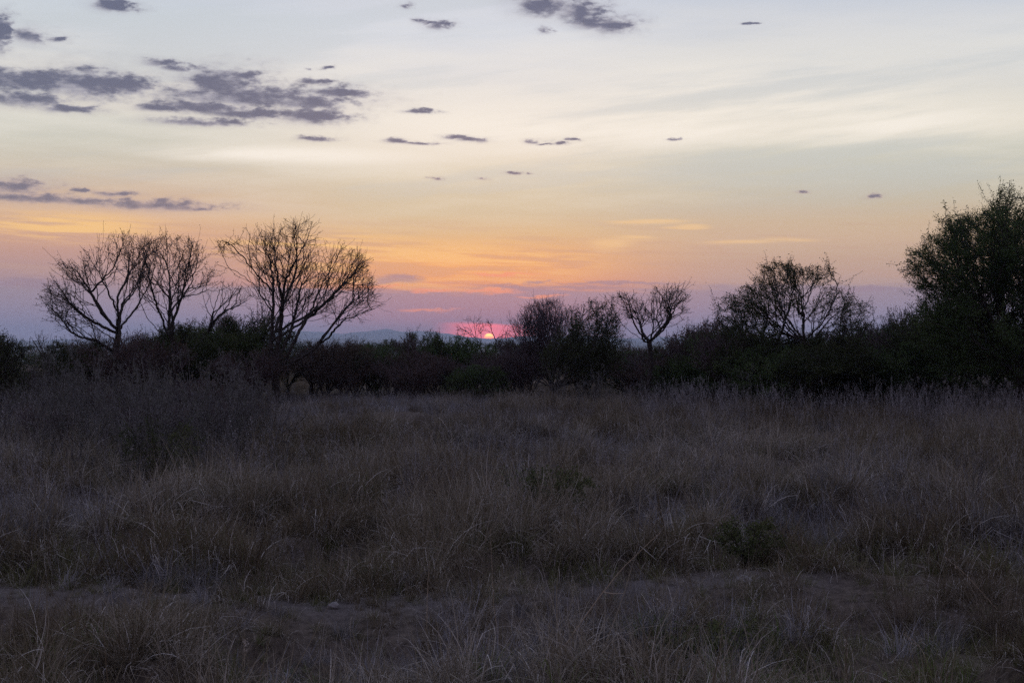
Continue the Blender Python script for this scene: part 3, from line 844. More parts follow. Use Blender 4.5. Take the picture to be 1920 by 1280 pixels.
# ------------------------------------------------------------------ the trees that stand out in the photograph
def build_hero_trees():
    # three leafless trees on the left
    photo_tree(11, 'acacia_tree', 'leafless tree with a low branch reaching far out over the left thicket', 54,
        [[(214, 745, 0), (214, 700, 0), (217, 660, 0), (221, 625, 0.05)],
         [(221, 625, 0), (226, 570, 0.2), (234, 530, 0.3), (238, 482, 0.2), (233, 448, 0.2)],
         [(220, 618, 0), (206, 598, -0.3), (178, 550, -0.5), (150, 516, -0.6), (128, 489, -0.6)],
         [(217, 645, 0), (205, 632, 0.2), (166, 610, 0.5), (127, 577, 0.6), (90, 564, 0.5)],
         [(222, 590, 0.1), (213, 546, -0.7), (203, 511, -1.0), (199, 455, -0.9)],
         [(221, 620, 0), (246, 578, 0.5), (268, 532, 0.9), (283, 498, 1.0)],
         [(215, 660, 0), (190, 640, -0.8), (150, 625, -1.3), (115, 600, -1.4)],
         [(225, 575, 0.2), (240, 540, 1.0), (256, 490, 1.5), (258, 462, 1.5)],
         [(219, 640, 0), (235, 600, -1.0), (240, 555, -1.5), (262, 510, -1.6)]],
        [[(84, 562), (118, 484), (150, 502), (162, 468), (190, 482), (196, 440), (238, 430), (262, 448), (292, 452), (287, 520), (272, 580), (250, 628), (200, 642), (150, 642), (108, 612)]],
        0.115, M_bark, M_twig, M_leaf_d, 3200, 0.05, dens=1.0, auto=4, leaf_clump=0.03)
    photo_tree(12, 'acacia_tree', 'smaller leafless tree with a forked twin trunk between two larger bare trees', 57,
        [[(326, 735, 0), (328, 690, 0), (327, 650, 0)],
         [(327, 650, 0), (317, 615, 0.1), (315, 578, 0.2), (317, 538, 0.2), (313, 495, 0.1), (313, 450, 0)],
         [(328, 655, 0), (329, 610, -0.3), (326, 570, -0.4), (338, 546, -0.5), (356, 523, -0.6), (373, 496, -0.6)],
         [(318, 612, 0.1), (308, 600, 0.3), (285, 574, 0.7), (262, 552, 0.9)],
         [(316, 560, 0.2), (300, 530, -0.5), (285, 495, -0.8), (290, 468, -0.8)],
         [(327, 580, -0.3), (345, 540, 0.6), (358, 490, 0.9), (352, 458, 0.9)],
         [(336, 552, -0.5), (365, 545, -1.0), (392, 530, -1.2)]],
        [[(248, 478), (275, 452), (300, 444), (335, 437), (362, 448), (390, 468), (412, 500), (415, 540), (385, 572), (355, 600), (300, 600), (262, 572), (245, 530)]],
        0.085, M_bark, M_twig, M_leaf_d, 2600, 0.05, dens=0.92, auto=4, leaf_clump=0.03)
    photo_tree(13, 'acacia_tree', 'low slanting bare tree leaning out of dark bushes beside the tallest bare tree', 61,
        [[(365, 740, 0), (370, 690, 0), (380, 640, 0)],
         [(380, 640, 0), (400, 606, 0), (420, 582, 0.1), (432, 555, 0.1), (428, 530, 0)],
         [(398, 610, 0), (405, 580, -0.5), (392, 550, -0.6)],
         [(418, 586, 0.1), (445, 570, 0.6), (465, 552, 0.8)]],
        [[(372, 560), (398, 545), (424, 524), (452, 533), (472, 558), (452, 592), (410, 602), (380, 592)]],
        0.075, M_bark, M_twig, None, 0, auto=2)
    photo_tree(14, 'acacia_tree', 'tallest leafless tree with wide fan of bare branches and dark trunk', 56,
        [[(520, 748, 0), (517, 715, 0), (511, 690, 0)],
         [(511, 690, 0), (508, 650, 0.05), (510, 606, 0.1), (511, 566, 0.1), (511, 530, 0.15), (503, 483, 0.2), (491, 445, 0.2)],
         [(513, 692, 0), (527, 618, -0.4), (535, 566, -0.6), (543, 527, -0.8), (556, 459, -0.9), (570, 426, -1.0)],
         [(516, 700, 0), (532, 680, 0.2), (554, 633, 0.5), (574, 590, 0.7), (594, 538, 0.9), (618, 491, 1.1), (634, 463, 1.1)],
         [(517, 705, 0), (540, 686, -0.3), (586, 657, -0.8), (618, 630, -1.1), (650, 604, -1.3), (689, 586, -1.4), (716, 574, -1.4)],
         [(570, 598, 0.7), (610, 566, 0.2), (650, 527, 0.0), (689, 492, -0.1)],
         [(510, 585, 0.1), (475, 540, 0.6), (444, 512, 0.9), (406, 496, 1.0)],
         [(510, 545, 0.1), (490, 520, -0.5), (467, 487, -0.9), (440, 459, -1.1), (404, 453, -1.1)],
         [(535, 566, -0.6), (530, 500, -1.3), (525, 440, -1.6)],
         [(543, 527, -0.7), (575, 480, -1.5), (603, 425, -1.7)],
         [(509, 640, 0.05), (520, 570, 1.2), (540, 500, 1.8), (545, 435, 1.9)],
         [(600, 645, -1.0), (640, 590, -0.2), (680, 545, 0.2), (700, 520, 0.3)]],
        [[(400, 455), (440, 448), (455, 425), (482, 418), (500, 440), (540, 413), (575, 404), (612, 411), (607, 444), (642, 454), (682, 478), (697, 510), (703, 550), (722, 571),
           (692, 602), (645, 628), (590, 604), (550, 612), (480, 600), (452, 560), (412, 520)]],
        0.135, M_bark, M_twig, M_leaf_d, 2200, 0.045, dens=1.18, leaf_clump=0.03)
    # half-bare pair of saplings in front of the sun
    photo_tree(15, 'sapling', 'thin bare sapling leaning left in front of the setting sun', 67,
        [[(915, 735, 0), (908, 690, 0), (904, 661, 0), (891, 636, 0), (880, 611, 0)], [(900, 652, 0), (902, 625, 0.2), (897, 604, 0.2)], [(893, 640, 0), (876, 622, -0.2), (866, 606, -0.2)]],
        [[(856, 612), (866, 598), (895, 594), (912, 612), (912, 650), (888, 655), (868, 640)]], 0.022, M_bark, M_twig, None, 0, auto=3, ls=0.5, tip=0.0042, dens=1.0, limb_r=0.016)
    photo_tree(16, 'sapling', 'thin bare sapling with forked top right of the setting sun', 66,
        [[(926, 738, 0), (926, 705, 0), (929, 655, 0), (932, 636, 0), (944, 614, 0)], [(931, 642, 0), (922, 620, 0.2), (915, 606, 0.2)], [(933, 634, 0), (948, 625, -0.2), (953, 612, -0.3)]],
        [[(902, 618), (912, 602), (944, 598), (962, 615), (960, 645), (932, 655), (912, 645)]], 0.022, M_bark, M_twig, None, 0, auto=3, ls=0.5, tip=0.0042, dens=1.0, limb_r=0.016)
    # purple-grey twiggy bush
    photo_tree(17, 'bush', 'purple grey leafless bush with dense upswept twigs right of the sun', 62,
        [[(1035, 742, 0), (1035, 715, 0)], [(1035, 722, 0), (1010, 680, 0.2), (985, 630, 0.3), (965, 600, 0.3)], [(1035, 720, 0), (1030, 670, -0.6), (1015, 610, -0.9), (1005, 575, -0.9)],
         [(1035, 718, 0), (1045, 660, 0.6), (1045, 600, 0.8), (1040, 565, 0.8)], [(1036, 718, 0), (1062, 670, -0.2), (1078, 610, -0.4), (1080, 575, -0.4)], [(1030, 725, 0), (990, 700, -0.7), (965, 660, -0.9)]],
        [[(953, 602), (975, 580), (1000, 564), (1035, 556), (1076, 568), (1094, 600), (1090, 660), (1045, 705), (985, 695), (962, 650)]],
        0.09, M_bark_g, M_twig_p, M_leaf_r, 2200, 0.03, cat='bush', up=0.10, auto=16, dens=1.15)
    photo_tree(18, 'bush', 'broad dark leafy bush with a low arching limb beside the bare fork-trunked tree', 57,
        [[(1030, 748, 0), (1040, 726, 0)], [(1040, 726, 0), (1090, 707, 0.1), (1130, 690, 0.1), (1158, 672, 0), (1176, 655, 0)], [(1118, 697, 0.1), (1126, 665, 0.2), (1148, 642, 0.3), (1170, 628, 0.3)],
         [(1038, 730, 0), (1060, 680, 0.7), (1085, 620, 1.0), (1100, 575, 1.0)], [(1042, 722, 0), (1090, 680, -0.8), (1120, 620, -1.1), (1132, 568, -1.2)], [(1036, 735, 0), (1040, 690, -0.6), (1055, 640, -0.8)]],
        [[(1062, 577), (1100, 563), (1136, 556), (1160, 588), (1175, 640), (1160, 690), (1095, 725), (1030, 722), (1000, 715), (1010, 670), (1045, 625)]],
        0.10, M_bark, M_twig, M_leaf, 21000, 0.05, cat='bush', leaf_clump=0.035, auto=16, dens=1.1)
    # the bare tree with the forked trunk
    photo_tree(19, 'acacia_tree', 'half bare tree with leaning trunk forking in two above the tall grass', 54,
        [[(1214, 752, 0), (1216, 720, 0), (1220, 686, 0), (1218, 641, 0)],
         [(1218, 641, 0), (1206, 638, -0.1), (1190, 627, -0.2), (1171, 613, -0.3), (1155, 593, -0.3), (1145, 572, -0.2), (1130, 550, -0.2)],
         [(1218, 640, 0), (1228, 630, 0.1), (1243, 614, 0.2), (1256, 598, 0.2), (1259, 580, 0.2), (1269, 561, 0.2), (1285, 541, 0.3)],
         [(1238, 752, 0.2), (1237, 736, 0.2), (1230, 707, 0.1), (1222, 690, 0)],
         [(1205, 638, -0.1), (1205, 609, 0.5), (1196, 588, 0.8), (1185, 565, 0.9)],
         [(1257, 592, 0.2), (1247, 575, -0.5), (1236, 555, -0.7), (1226, 540, -0.8)],
         [(1256, 596, 0.2), (1275, 588, 0.5), (1292, 577, 0.6)],
         [(1219, 638, 0), (1222, 612, -0.7), (1215, 590, -1.0)],
         [(1240, 617, 0.2), (1238, 590, 1.0), (1255, 555, 1.3)]],
        [[(1129, 548), (1150, 554), (1180, 545), (1196, 560), (1216, 568), (1222, 535), (1260, 531), (1299, 544), (1286, 570), (1297, 592), (1260, 612), (1220, 622), (1190, 612), (1163, 602), (1143, 588)]],
        0.08, M_bark, M_twig, M_leaf, 1500, 0.045, ls=0.75, dens=1.02, tip=0.0045, leaf_clump=0.03)
    # rounded half-leafy tree
    photo_tree(20, 'acacia_tree', 'rounded half bare thorn tree with lacy open crown and stems splaying from base', 52,
        [[(1506, 756, 0), (1508, 715, 0), (1512, 665, 0), (1506, 636, 0)],
         [(1506, 636, 0), (1508, 577, 0.2), (1496, 512, 0.3)], [(1508, 640, 0), (1535, 600, -0.8), (1555, 545, -1.1), (1545, 505, -1.1)],
         [(1510, 660, 0), (1551, 613, 0.5), (1598, 574, 0.8), (1625, 575, 0.9)], [(1508, 655, 0), (1458, 618, -0.4), (1408, 570, -0.7), (1358, 558, -0.8)],
         [(1507, 645, 0), (1475, 590, 0.9), (1455, 530, 1.2), (1440, 505, 1.2)], [(1507, 690, 0), (1450, 670, 0.8), (1400, 635, 1.3), (1350, 600, 1.4)],
         [(1508, 700, 0), (1560, 670, -1.0), (1600, 630, -1.4), (1625, 600, -1.5)], [(1500, 590, 0.2), (1480, 545, -1.0), (1420, 530, -1.4)], [(1508, 712, 0), (1445, 700, -1.2), (1385, 670, -1.8)], [(1508, 722, 0), (1440, 706, 0.6), (1365, 690, 0.8)], [(1508, 720, 0), (1570, 700, 0.6), (1618, 665, 0.8)], [(1507, 700, 0), (1420, 650, -0.3), (1345, 590, -0.3)], [(1510, 690, 0), (1590, 620, 0.0), (1632, 580, 0)]],
        [[(1337, 575), (1352, 560), (1382, 544), (1412, 530), (1434, 500), (1470, 489), (1510, 505), (1545, 494), (1572, 510), (1590, 535), (1602, 555), (1632, 568), (1638, 600), (1600, 640),
           (1540, 650), (1440, 650), (1360, 640)], [(1345, 610), (1420, 600), (1440, 650), (1545, 655), (1590, 610), (1620, 660), (1580, 725), (1450, 735), (1370, 725), (1340, 680)]],
        0.115, M_bark, M_twig, M_leaf, 30000, 0.05, dens=1.0, auto=22, leaf_clump=0.035, up=0.01)
    # the big leafy tree at the right edge
    photo_tree(21, 'acacia_tree', 'big dense dark green thorn tree with low spreading limbs, tallest on the right', 46,
        [[(1915, 776, 0), (1912, 730, 0), (1908, 690, 0)],
         [(1908, 690, 0), (1890, 600, 0.3), (1885, 500, 0.4), (1882, 380, 0.4)], [(1908, 700, 0), (1860, 630, -0.6), (1810, 540, -1.0), (1775, 440, -1.1)],
         [(1905, 705, 0), (1850, 640, 0.9), (1790, 550, 1.4), (1715, 490, 1.5)], [(1908, 690, 0), (1950, 580, -0.8), (1980, 460, -1.2), (1990, 370, -1.2)],
         [(1910, 700, 0), (1985, 620, 0.8), (2050, 520, 1.2), (2090, 450, 1.2)], [(1906, 712, 0), (1850, 680, -1.4), (1790, 640, -2.2), (1720, 600, -2.4)],
         [(1910, 715, 0), (1860, 696, 0.8), (1800, 694, 1.2), (1768, 706, 1.3), (1746, 722, 1.3)], [(1888, 560, 0.3), (1850, 480, -1.6), (1830, 410, -2.0)],
         [(1912, 715, 0), (1980, 690, -1.5), (2060, 650, -2.0)], [(1890, 590, 0.3), (1920, 500, 1.8), (1930, 400, 2.2)], [(1850, 640, 0.9), (1780, 590, 0.3), (1725, 548, 0.2)], [(1810, 540, -1.0), (1760, 500, -0.4), (1700, 500, -0.3)], [(1840, 600, -0.8), (1780, 520, 0.2), (1742, 462, 0.2)], [(1885, 500, 0.4), (1850, 450, 0.6), (1812, 415, 0.6)], [(1860, 660, -0.6), (1790, 610, -1.0), (1738, 585, -1.2)], [(1912, 720, 0), (1880, 700, -1.6), (1850, 722, -2.2)]],
        [[(1688, 502), (1710, 474), (1738, 455), (1758, 430), (1774, 398), (1800, 414), (1840, 398), (1868, 376), (1884, 352), (1920, 370), (2000, 348), (2080, 400), (2120, 500), (2100, 620),
           (2050, 700), (1900, 712), (1770, 700), (1735, 650), (1700, 622), (1720, 572), (1740, 548), (1700, 522)]],
        0.17, M_bark, M_twig, M_leaf_g, 200000, 0.050, leaf_clump=0.045, up=0.0, dens=0.92, auto=60)
    # bush cut by the left edge
    photo_tree(22, 'bush', 'dark bush with feathery top and low arching branches at the far left', 34,
        [[(-15, 815, 0), (-12, 790, 0)], [(-12, 795, 0), (10, 770, 0.2), (45, 752, 0.3), (92, 733, 0.3)], [(-12, 790, 0), (10, 720, -0.4), (35, 660, -0.5)], [(-13, 790, 0), (-15, 710, 0.4), (-5, 640, 0.5)],
         [(-15, 795, 0), (-50, 720, -0.2), (-70, 660, -0.3)], [(-12, 798, 0), (20, 740, 0.7), (48, 690, 0.8)], [(20, 765, 0.2), (35, 735, -0.3), (60, 715, -0.5)]],
        [[(-90, 645), (-30, 625), (8, 626), (42, 640), (54, 665), (40, 700), (48, 745), (20, 775), (-60, 770), (-95, 720)]],
        0.06, M_bark, M_twig, M_leaf, 13000, 0.045, cat='bush', leaf_clump=0.035, ls=0.62, tip=0.0042, limb_r=0.016, auto=12)
    photo_tree(23, 'dead_shrub', 'thin dead shrub with a few bare upright stems near left thicket', 46,
        [[(100, 768, 0), (98, 740, 0)], [(98, 742, 0), (86, 690, 0.1), (72, 650, 0.2), (66, 632, 0.2)], [(98, 740, 0), (105, 690, -0.2), (84, 655, -0.3), (80, 628, -0.3)], [(99, 738, 0), (116, 700, 0.2), (130, 660, 0.3)], [(97, 745, 0), (75, 720, 0.2), (55, 690, 0.3)]],
        [[(60, 640), (85, 628), (110, 650), (105, 690), (70, 690)]], 0.035, M_bark, M_twig, None, 0, auto=2, cat='dead shrub')
    # drooping arched bush right of the tallest tree
    photo_tree(24, 'bush', 'low bush with several dark crooked trunks under the tallest bare tree', 61,
        [[(585, 745, 0), (583, 720, 0)], [(583, 725, 0), (570, 695, 0.2), (560, 665, 0.3)], [(584, 722, 0), (600, 690, -0.3), (592, 655, -0.4)], [(632, 745, 0.3), (636, 730, 0.3), (660, 712, 0.3), (682, 690, 0.2), (690, 660, 0.2)],
         [(660, 713, 0.3), (650, 690, 0.8), (645, 655, 1.0)], [(585, 718, 0), (575, 700, -0.8), (545, 690, -1.0)], [(636, 728, 0.3), (625, 700, -0.5), (615, 660, -0.7)]],
        [[(540, 680), (560, 655), (600, 645), (650, 640), (700, 655), (705, 690), (680, 715), (640, 712), (600, 715), (560, 715)]],
        0.08, M_bark, M_twig, M_leaf_r, 6500, 0.055, cat='bush', auto=10)
build_hero_trees()

# ------------------------------------------------------------------ bushes of the hedge line: kinds, then copies
def bush_proto(name, seed, w, h, nst, n_attr, twig, leafm, leaves, upright=0.0, lean=0.0, bark=None, flat=False, trunk=0.0, dens=1.0):
    rng = np.random.default_rng(seed)
    stems = [[(0, 0, 0), (0, 0, 0.12 + trunk)]]
    for k in range(nst):
        a = 2 * math.pi * (k + rng.random() * 0.6) / nst
        rr = w / 2 * rng.uniform(0.5, 0.85)
        stems.append([(0, 0, 0.1 + trunk), (rr * 0.35 * math.cos(a), rr * 0.35 * math.sin(a), trunk + (h - trunk) * rng.uniform(0.25, 0.4)), (rr * math.cos(a) + lean, rr * math.sin(a), h * rng.uniform(0.62, 0.9))])
    # an uneven body: lumps of different size
    nl = 9
    cs, rs = [], []
    for k in range(nl):
        a = rng.random() * 2 * math.pi; q = w / 2 * rng.uniform(0.1, 0.62)
        cs.append([q * math.cos(a) + lean * 0.7, q * math.sin(a), h * (rng.uniform(0.30, 0.74) if not flat else rng.uniform(0.76, 0.88))])
        rs.append([w * rng.uniform(0.20, 0.34), w * rng.uniform(0.20, 0.34), h * rng.uniform(0.18, 0.30) * (0.45 if flat else 1)])
    cs, rs = np.array(cs), np.array(rs)
    cs[:, 2] = np.minimum(cs[:, 2], h * 1.02 - rs[:, 2])
    def inside(P):
        return ((((P[:, None] - cs[None]) / rs[None]) ** 2).sum(2) < 1).any(1) & (P[:, 2] > 0.12) & (P[:, 2] < h * 1.03)
    pos, par, sid, fr = stem_nodes(rng, stems, 0.14)
    lv = [dict(rate=0.95 * dens, L=1.6, step=0.14, ang=46, up=0.03 + upright, f0=0.0), dict(rate=0.52 * dens, L=0.95, step=0.12, ang=46, up=0.03 + upright), dict(rate=0.45 * dens, L=0.40, step=0.10, ang=50, zig=0.2, up=0.03 + upright)]
    pos, par, sid, fr = ramify(rng, pos, par, sid, fr, inside, lv, np.array([0, 0, trunk * 0.8]))
    rad = radii(par, 0.020 * max(w, h), 0.0065, 2.5)
    NODES.append((name, len(pos)))
    return woody(name, (0, 0, 0), pos, par, sid, rad, rng, bark or M_bark, twig, leafm, int(leaves * 1.5), 0.056, 0.022, leaf_clump=0.04)

LANDMARKS = [(-200, 'picture edge'), (0, 'feathery edge bush'), (215, 'low branched bare tree'), (320, 'twin trunked tree'), (405, 'slanting bare tree'), (520, 'tallest bare tree'), (640, 'crooked trunked bush'),
             (892, 'setting sun'), (1030, 'purple grey bush'), (1217, 'forked bare tree'), (1500, 'round thorn tree'), (1900, 'big green tree'), (9999, '')]
def between(px):
    """names of the two landmarks a thing stands between"""
    for (a, n), (b, m) in zip(LANDMARKS[:-1], LANDMARKS[1:]):
        if a <= px < b:
            if a < 0: return 'outside the ' + m
            return 'beyond the ' + n if not m else 'between ' + n + ' and ' + m
    return ''
def build_bushes():
    rnd = random.Random(4)
    kinds = {
        'olive': bush_proto('bush', 31, 4.2, 3.4, 6, 700, M_twig, M_leaf, 12000),
        'green': bush_proto('bush', 32, 3.8, 3.0, 6, 620, M_twig, M_leaf_g, 12000),
        'russet': bush_proto('bush', 33, 4.4, 3.2, 7, 700, M_twig_p, M_leaf_r, 7500, upright=0.06, bark=M_bark_g),
        'twiggy': bush_proto('bush', 34, 4.0, 3.6, 7, 800, M_twig_p, M_leaf_r, 2600, upright=0.12, bark=M_bark_g),
        'trunked': bush_proto('bush', 35, 4.6, 3.8, 5, 720, M_twig, M_leaf, 10500, trunk=0.7),
        'umbrella': bush_proto('umbrella_tree', 36, 5.6, 4.6, 6, 620, M_twig, M_leaf, 9500, flat=True, trunk=1.2),
    }
    hgt = {'olive': 3.4, 'green': 3.0, 'russet': 3.2, 'twiggy': 3.6, 'trunked': 3.8, 'umbrella': 4.6}
    look = {'olive': 'dense olive bush', 'green': 'rounded dark green bush', 'russet': 'reddish sparse bush', 'twiggy': 'purple grey twiggy bush', 'trunked': 'short trunked leafy bush', 'umbrella': 'flat topped thorn tree'}
    used = set()
    def put(kind, px, top, d, where, group, wide=1.0):
        if d < 80: d = d * 0.775
        x = PX(px, d); z = gz(x, d)
        s = (PZ(top, d) - z) / hgt[kind]
        loc = (x, d, z - 0.04); rz = rnd.uniform(0, 6.28); sc = (s * wide, s * wide, s)
        if kind not in used:
            used.add(kind); o = kinds[kind]; o.location = loc; o.rotation_euler = (0, 0, rz); o.scale = sc
        else:
            o = copy_tree(kinds[kind], loc, rz, sc)
        tag(o, look[kind] + ' ' + where + ' ' + between(px), 'tree' if kind == 'umbrella' else 'bush', group)
        o['label'] = ' '.join(o['label'].split())
    A = ('', 'bushes under the left bare trees')
    B = ('', 'bushes of the middle hedge line')
    C = ('', 'bushes of the right thicket')
    for k, px, top, d, wd in [('olive', 140, 630, 60, 1.2), ('twiggy', 190, 618, 63, 1.1), ('russet', 255, 615, 59, 1.2), ('trunked', 300, 602, 66, 1.1), ('olive', 350, 598, 64, 1.1), ('green', 395, 590, 68, 1.2),
                              ('trunked', 432, 578, 66, 1.0), ('olive', 482, 582, 68, 1.0), ('russet', 460, 640, 61, 1.2), ('twiggy', 90, 672, 62, 1.3), ('olive', 40, 690, 66, 1.4), ('trunked', 540, 640, 70, 1.1), ('twiggy', 458, 556, 70, 0.85), ('twiggy', 282, 592, 70, 0.9), ('trunked', 352, 578, 72, 0.8), ('twiggy', 160, 608, 69, 0.9), ('russet', 405, 572, 71, 0.8)]:
        put(k, px, top, d, *A, wide=wd)
    for k, px, top, d, wd in [('russet', 610, 638, 69, 1.2), ('olive', 668, 634, 72, 1.1), ('green', 705, 632, 69, 1.1), ('trunked', 752, 632, 73, 1.1), ('olive', 790, 614, 74, 1.0), ('green', 848, 612, 73, 1.1), ('trunked', 885, 626, 75, 1.0),
                              ('russet', 735, 655, 67, 1.2), ('russet', 820, 646, 68, 1.2), ('twiggy', 870, 660, 68, 1.3), ('twiggy', 925, 650, 71, 1.3), ('russet', 955, 644, 69, 1.3), ('twiggy', 985, 632, 67, 1.1), ('russet', 775, 668, 66, 1.2),
                              ('green', 900, 672, 66, 1.3), ('russet', 645, 672, 66, 1.2), ('twiggy', 592, 628, 70, 0.7), ('twiggy', 688, 624, 72, 0.6), ('twiggy', 772, 610, 73, 0.65), ('trunked', 836, 606, 74, 0.7), ('twiggy', 975, 616, 70, 0.7)]:
        put(k, px, top, d, *B, wide=wd)
    for k, px, top, d, wd in [('olive', 1110, 622, 65, 1.2), ('green', 1180, 642, 68, 1.2), ('twiggy', 1240, 645, 66, 1.2), ('russet', 1215, 655, 62, 1.3), ('russet', 1305, 576, 62, 0.95), ('twiggy', 1335, 602, 67, 1.0), ('green', 1375, 632, 58, 1.2),
                              ('olive', 1430, 622, 57, 1.2), ('green', 1300, 650, 60, 1.3), ('olive', 1560, 616, 57, 1.2), ('green', 1620, 612, 59, 1.1), ('russet', 1675, 596, 64, 1.0), ('trunked', 1735, 548, 61, 1.0), ('olive', 1790, 545, 58, 1.0),
                              ('green', 1690, 622, 56, 1.2), ('olive', 1850, 600, 64, 1.2), ('green', 1910, 590, 62, 1.2), ('olive', 1960, 590, 60, 1.1), ('olive', 1500, 640, 54, 1.3), ('green', 1440, 628, 55, 1.2), ('olive', 1570, 624, 55, 1.2), ('twiggy', 1375, 596, 57, 1.1), ('twiggy', 1625, 590, 57, 1.1), ('green', 1255, 672, 60, 1.3), ('green', 1390, 588, 60, 1.0), ('olive', 1470, 628, 61, 1.2), ('russet', 1545, 606, 60, 1.2), ('green', 1600, 592, 61, 1.0), ('twiggy', 1655, 570, 62, 0.9),
                              ('olive', 1745, 575, 57, 1.1), ('twiggy', 1720, 548, 63, 0.9), ('green', 1345, 598, 63, 1.0), ('olive', 1250, 640, 68, 1.1), ('russet', 1175, 638, 70, 1.2), ('twiggy', 1090, 622, 67, 1.1), ('twiggy', 1200, 626, 70, 0.6), ('trunked', 1268, 608, 68, 0.7), ('twiggy', 1332, 588, 66, 0.65), ('twiggy', 1640, 572, 63, 0.6), ('trunked', 1695, 566, 66, 0.7)]:
        put(k, px, top, d, *C, wide=wd)
    for k, px, top, d, wd in [('twiggy', 120, 716, 38, 1.3), ('russet', 185, 708, 36, 1.3), ('twiggy', 262, 722, 33, 1.2), ('twiggy', 330, 706, 36, 1.3), ('russet', 405, 700, 38, 1.3), ('twiggy', 232, 760, 30, 1.2), ('twiggy', 300, 735, 27, 1.2), ('twiggy', 420, 728, 29, 1.2), ('twiggy', 95, 750, 27, 1.3)]:
        put(k, px, top, d / 0.775, 'among weeds', 'low shrubs in the left thicket', wide=wd)
    D = ('behind hedge', 'bushes behind the hedge line')
    for i in range(34):
        k = ('olive', 'russet', 'green', 'trunked', 'twiggy')[i % 5]
        px = -40 + i * 62 + rnd.uniform(-25, 25)
        put(k, px, rnd.uniform(645, 659), rnd.uniform(88, 125), *D, wide=rnd.uniform(1.2, 1.6))
    E = ('far off', 'far thorn trees on the plain')
    for px, top, d in [(672, 636, 210), (702, 637, 240), (728, 633, 230), (752, 632, 200), (945, 634, 250), (968, 633, 260), (990, 632, 240), (1012, 634, 220), (560, 636, 300), (440, 636, 330), (30, 645, 300), (75, 644, 360), (118, 642, 340), (150, 644, 260), (250, 640, 320), (905, 640, 320)]:
        put(rnd.choice(['umbrella', 'olive', 'trunked', 'green']), px, top, d, *E, wide=rnd.uniform(1.1, 1.7))
build_bushes()

# ------------------------------------------------------------------ scattered vegetation (geometry nodes instances)
SRC = {}
def src_collection(name, meshes):
    c = bpy.data.collections.new(name)
    for i, me in enumerate(meshes):
        o = bpy.data.objects.new('%s_source_%02d' % (name, i), me); c.objects.link(o)
    SRC[name] = c
    return c

def scatter(name, label, coll, pts, rot, scl, idx, tint):
    me = bpy.data.meshes.new(name)
    n = len(pts)
    me.vertices.add(n); me.vertices.foreach_set('co', np.asarray(pts, np.float32).reshape(-1))
    for nm, ty, arr, fld in (('rot', 'FLOAT_VECTOR', rot, 'vector'), ('scl', 'FLOAT_VECTOR', scl, 'vector'), ('idx', 'INT', idx, 'value'), ('tint', 'FLOAT', tint, 'value')):
        a = me.attributes.new(nm, ty, 'POINT')
        a.data.foreach_set(fld, np.asarray(arr, np.int32 if ty == 'INT' else np.float32).reshape(-1))
    me.update()
    o = bpy.data.objects.new(name, me); COL.objects.link(o)
    o['kind'] = 'stuff'; o['label'] = label
    ng = bpy.data.node_groups.new(name + '_nodes', 'GeometryNodeTree')
    ng.interface.new_socket('Geometry', in_out='INPUT', socket_type='NodeSocketGeometry')
    ng.interface.new_socket('Geometry', in_out='OUTPUT', socket_type='NodeSocketGeometry')
    N = ng.nodes.new; L = ng.links.new
    gi, go = N('NodeGroupInput'), N('NodeGroupOutput')
    ci = N('GeometryNodeCollectionInfo'); ci.inputs['Collection'].default_value = coll
    ci.inputs['Separate Children'].default_value = True; ci.inputs['Reset Children'].default_value = True
    ip = N('GeometryNodeInstanceOnPoints'); ip.inputs['Pick Instance'].default_value = True
    def na(nm, ty):
        q = N('GeometryNodeInputNamedAttribute'); q.data_type = ty; q.inputs['Name'].default_value = nm
        return q.outputs['Attribute']
    L(gi.outputs[0], ip.inputs['Points']); L(ci.outputs[0], ip.inputs['Instance'])
    L(na('idx', 'INT'), ip.inputs['Instance Index'])
    er = N('FunctionNodeEulerToRotation'); L(na('rot', 'FLOAT_VECTOR'), er.inputs[0]); L(er.outputs[0], ip.inputs['Rotation'])
    L(na('scl', 'FLOAT_VECTOR'), ip.inputs['Scale'])
    L(ip.outputs[0], go.inputs[0])
    md = o.modifiers.new('scatter', 'NODES'); md.node_group = ng
    return o

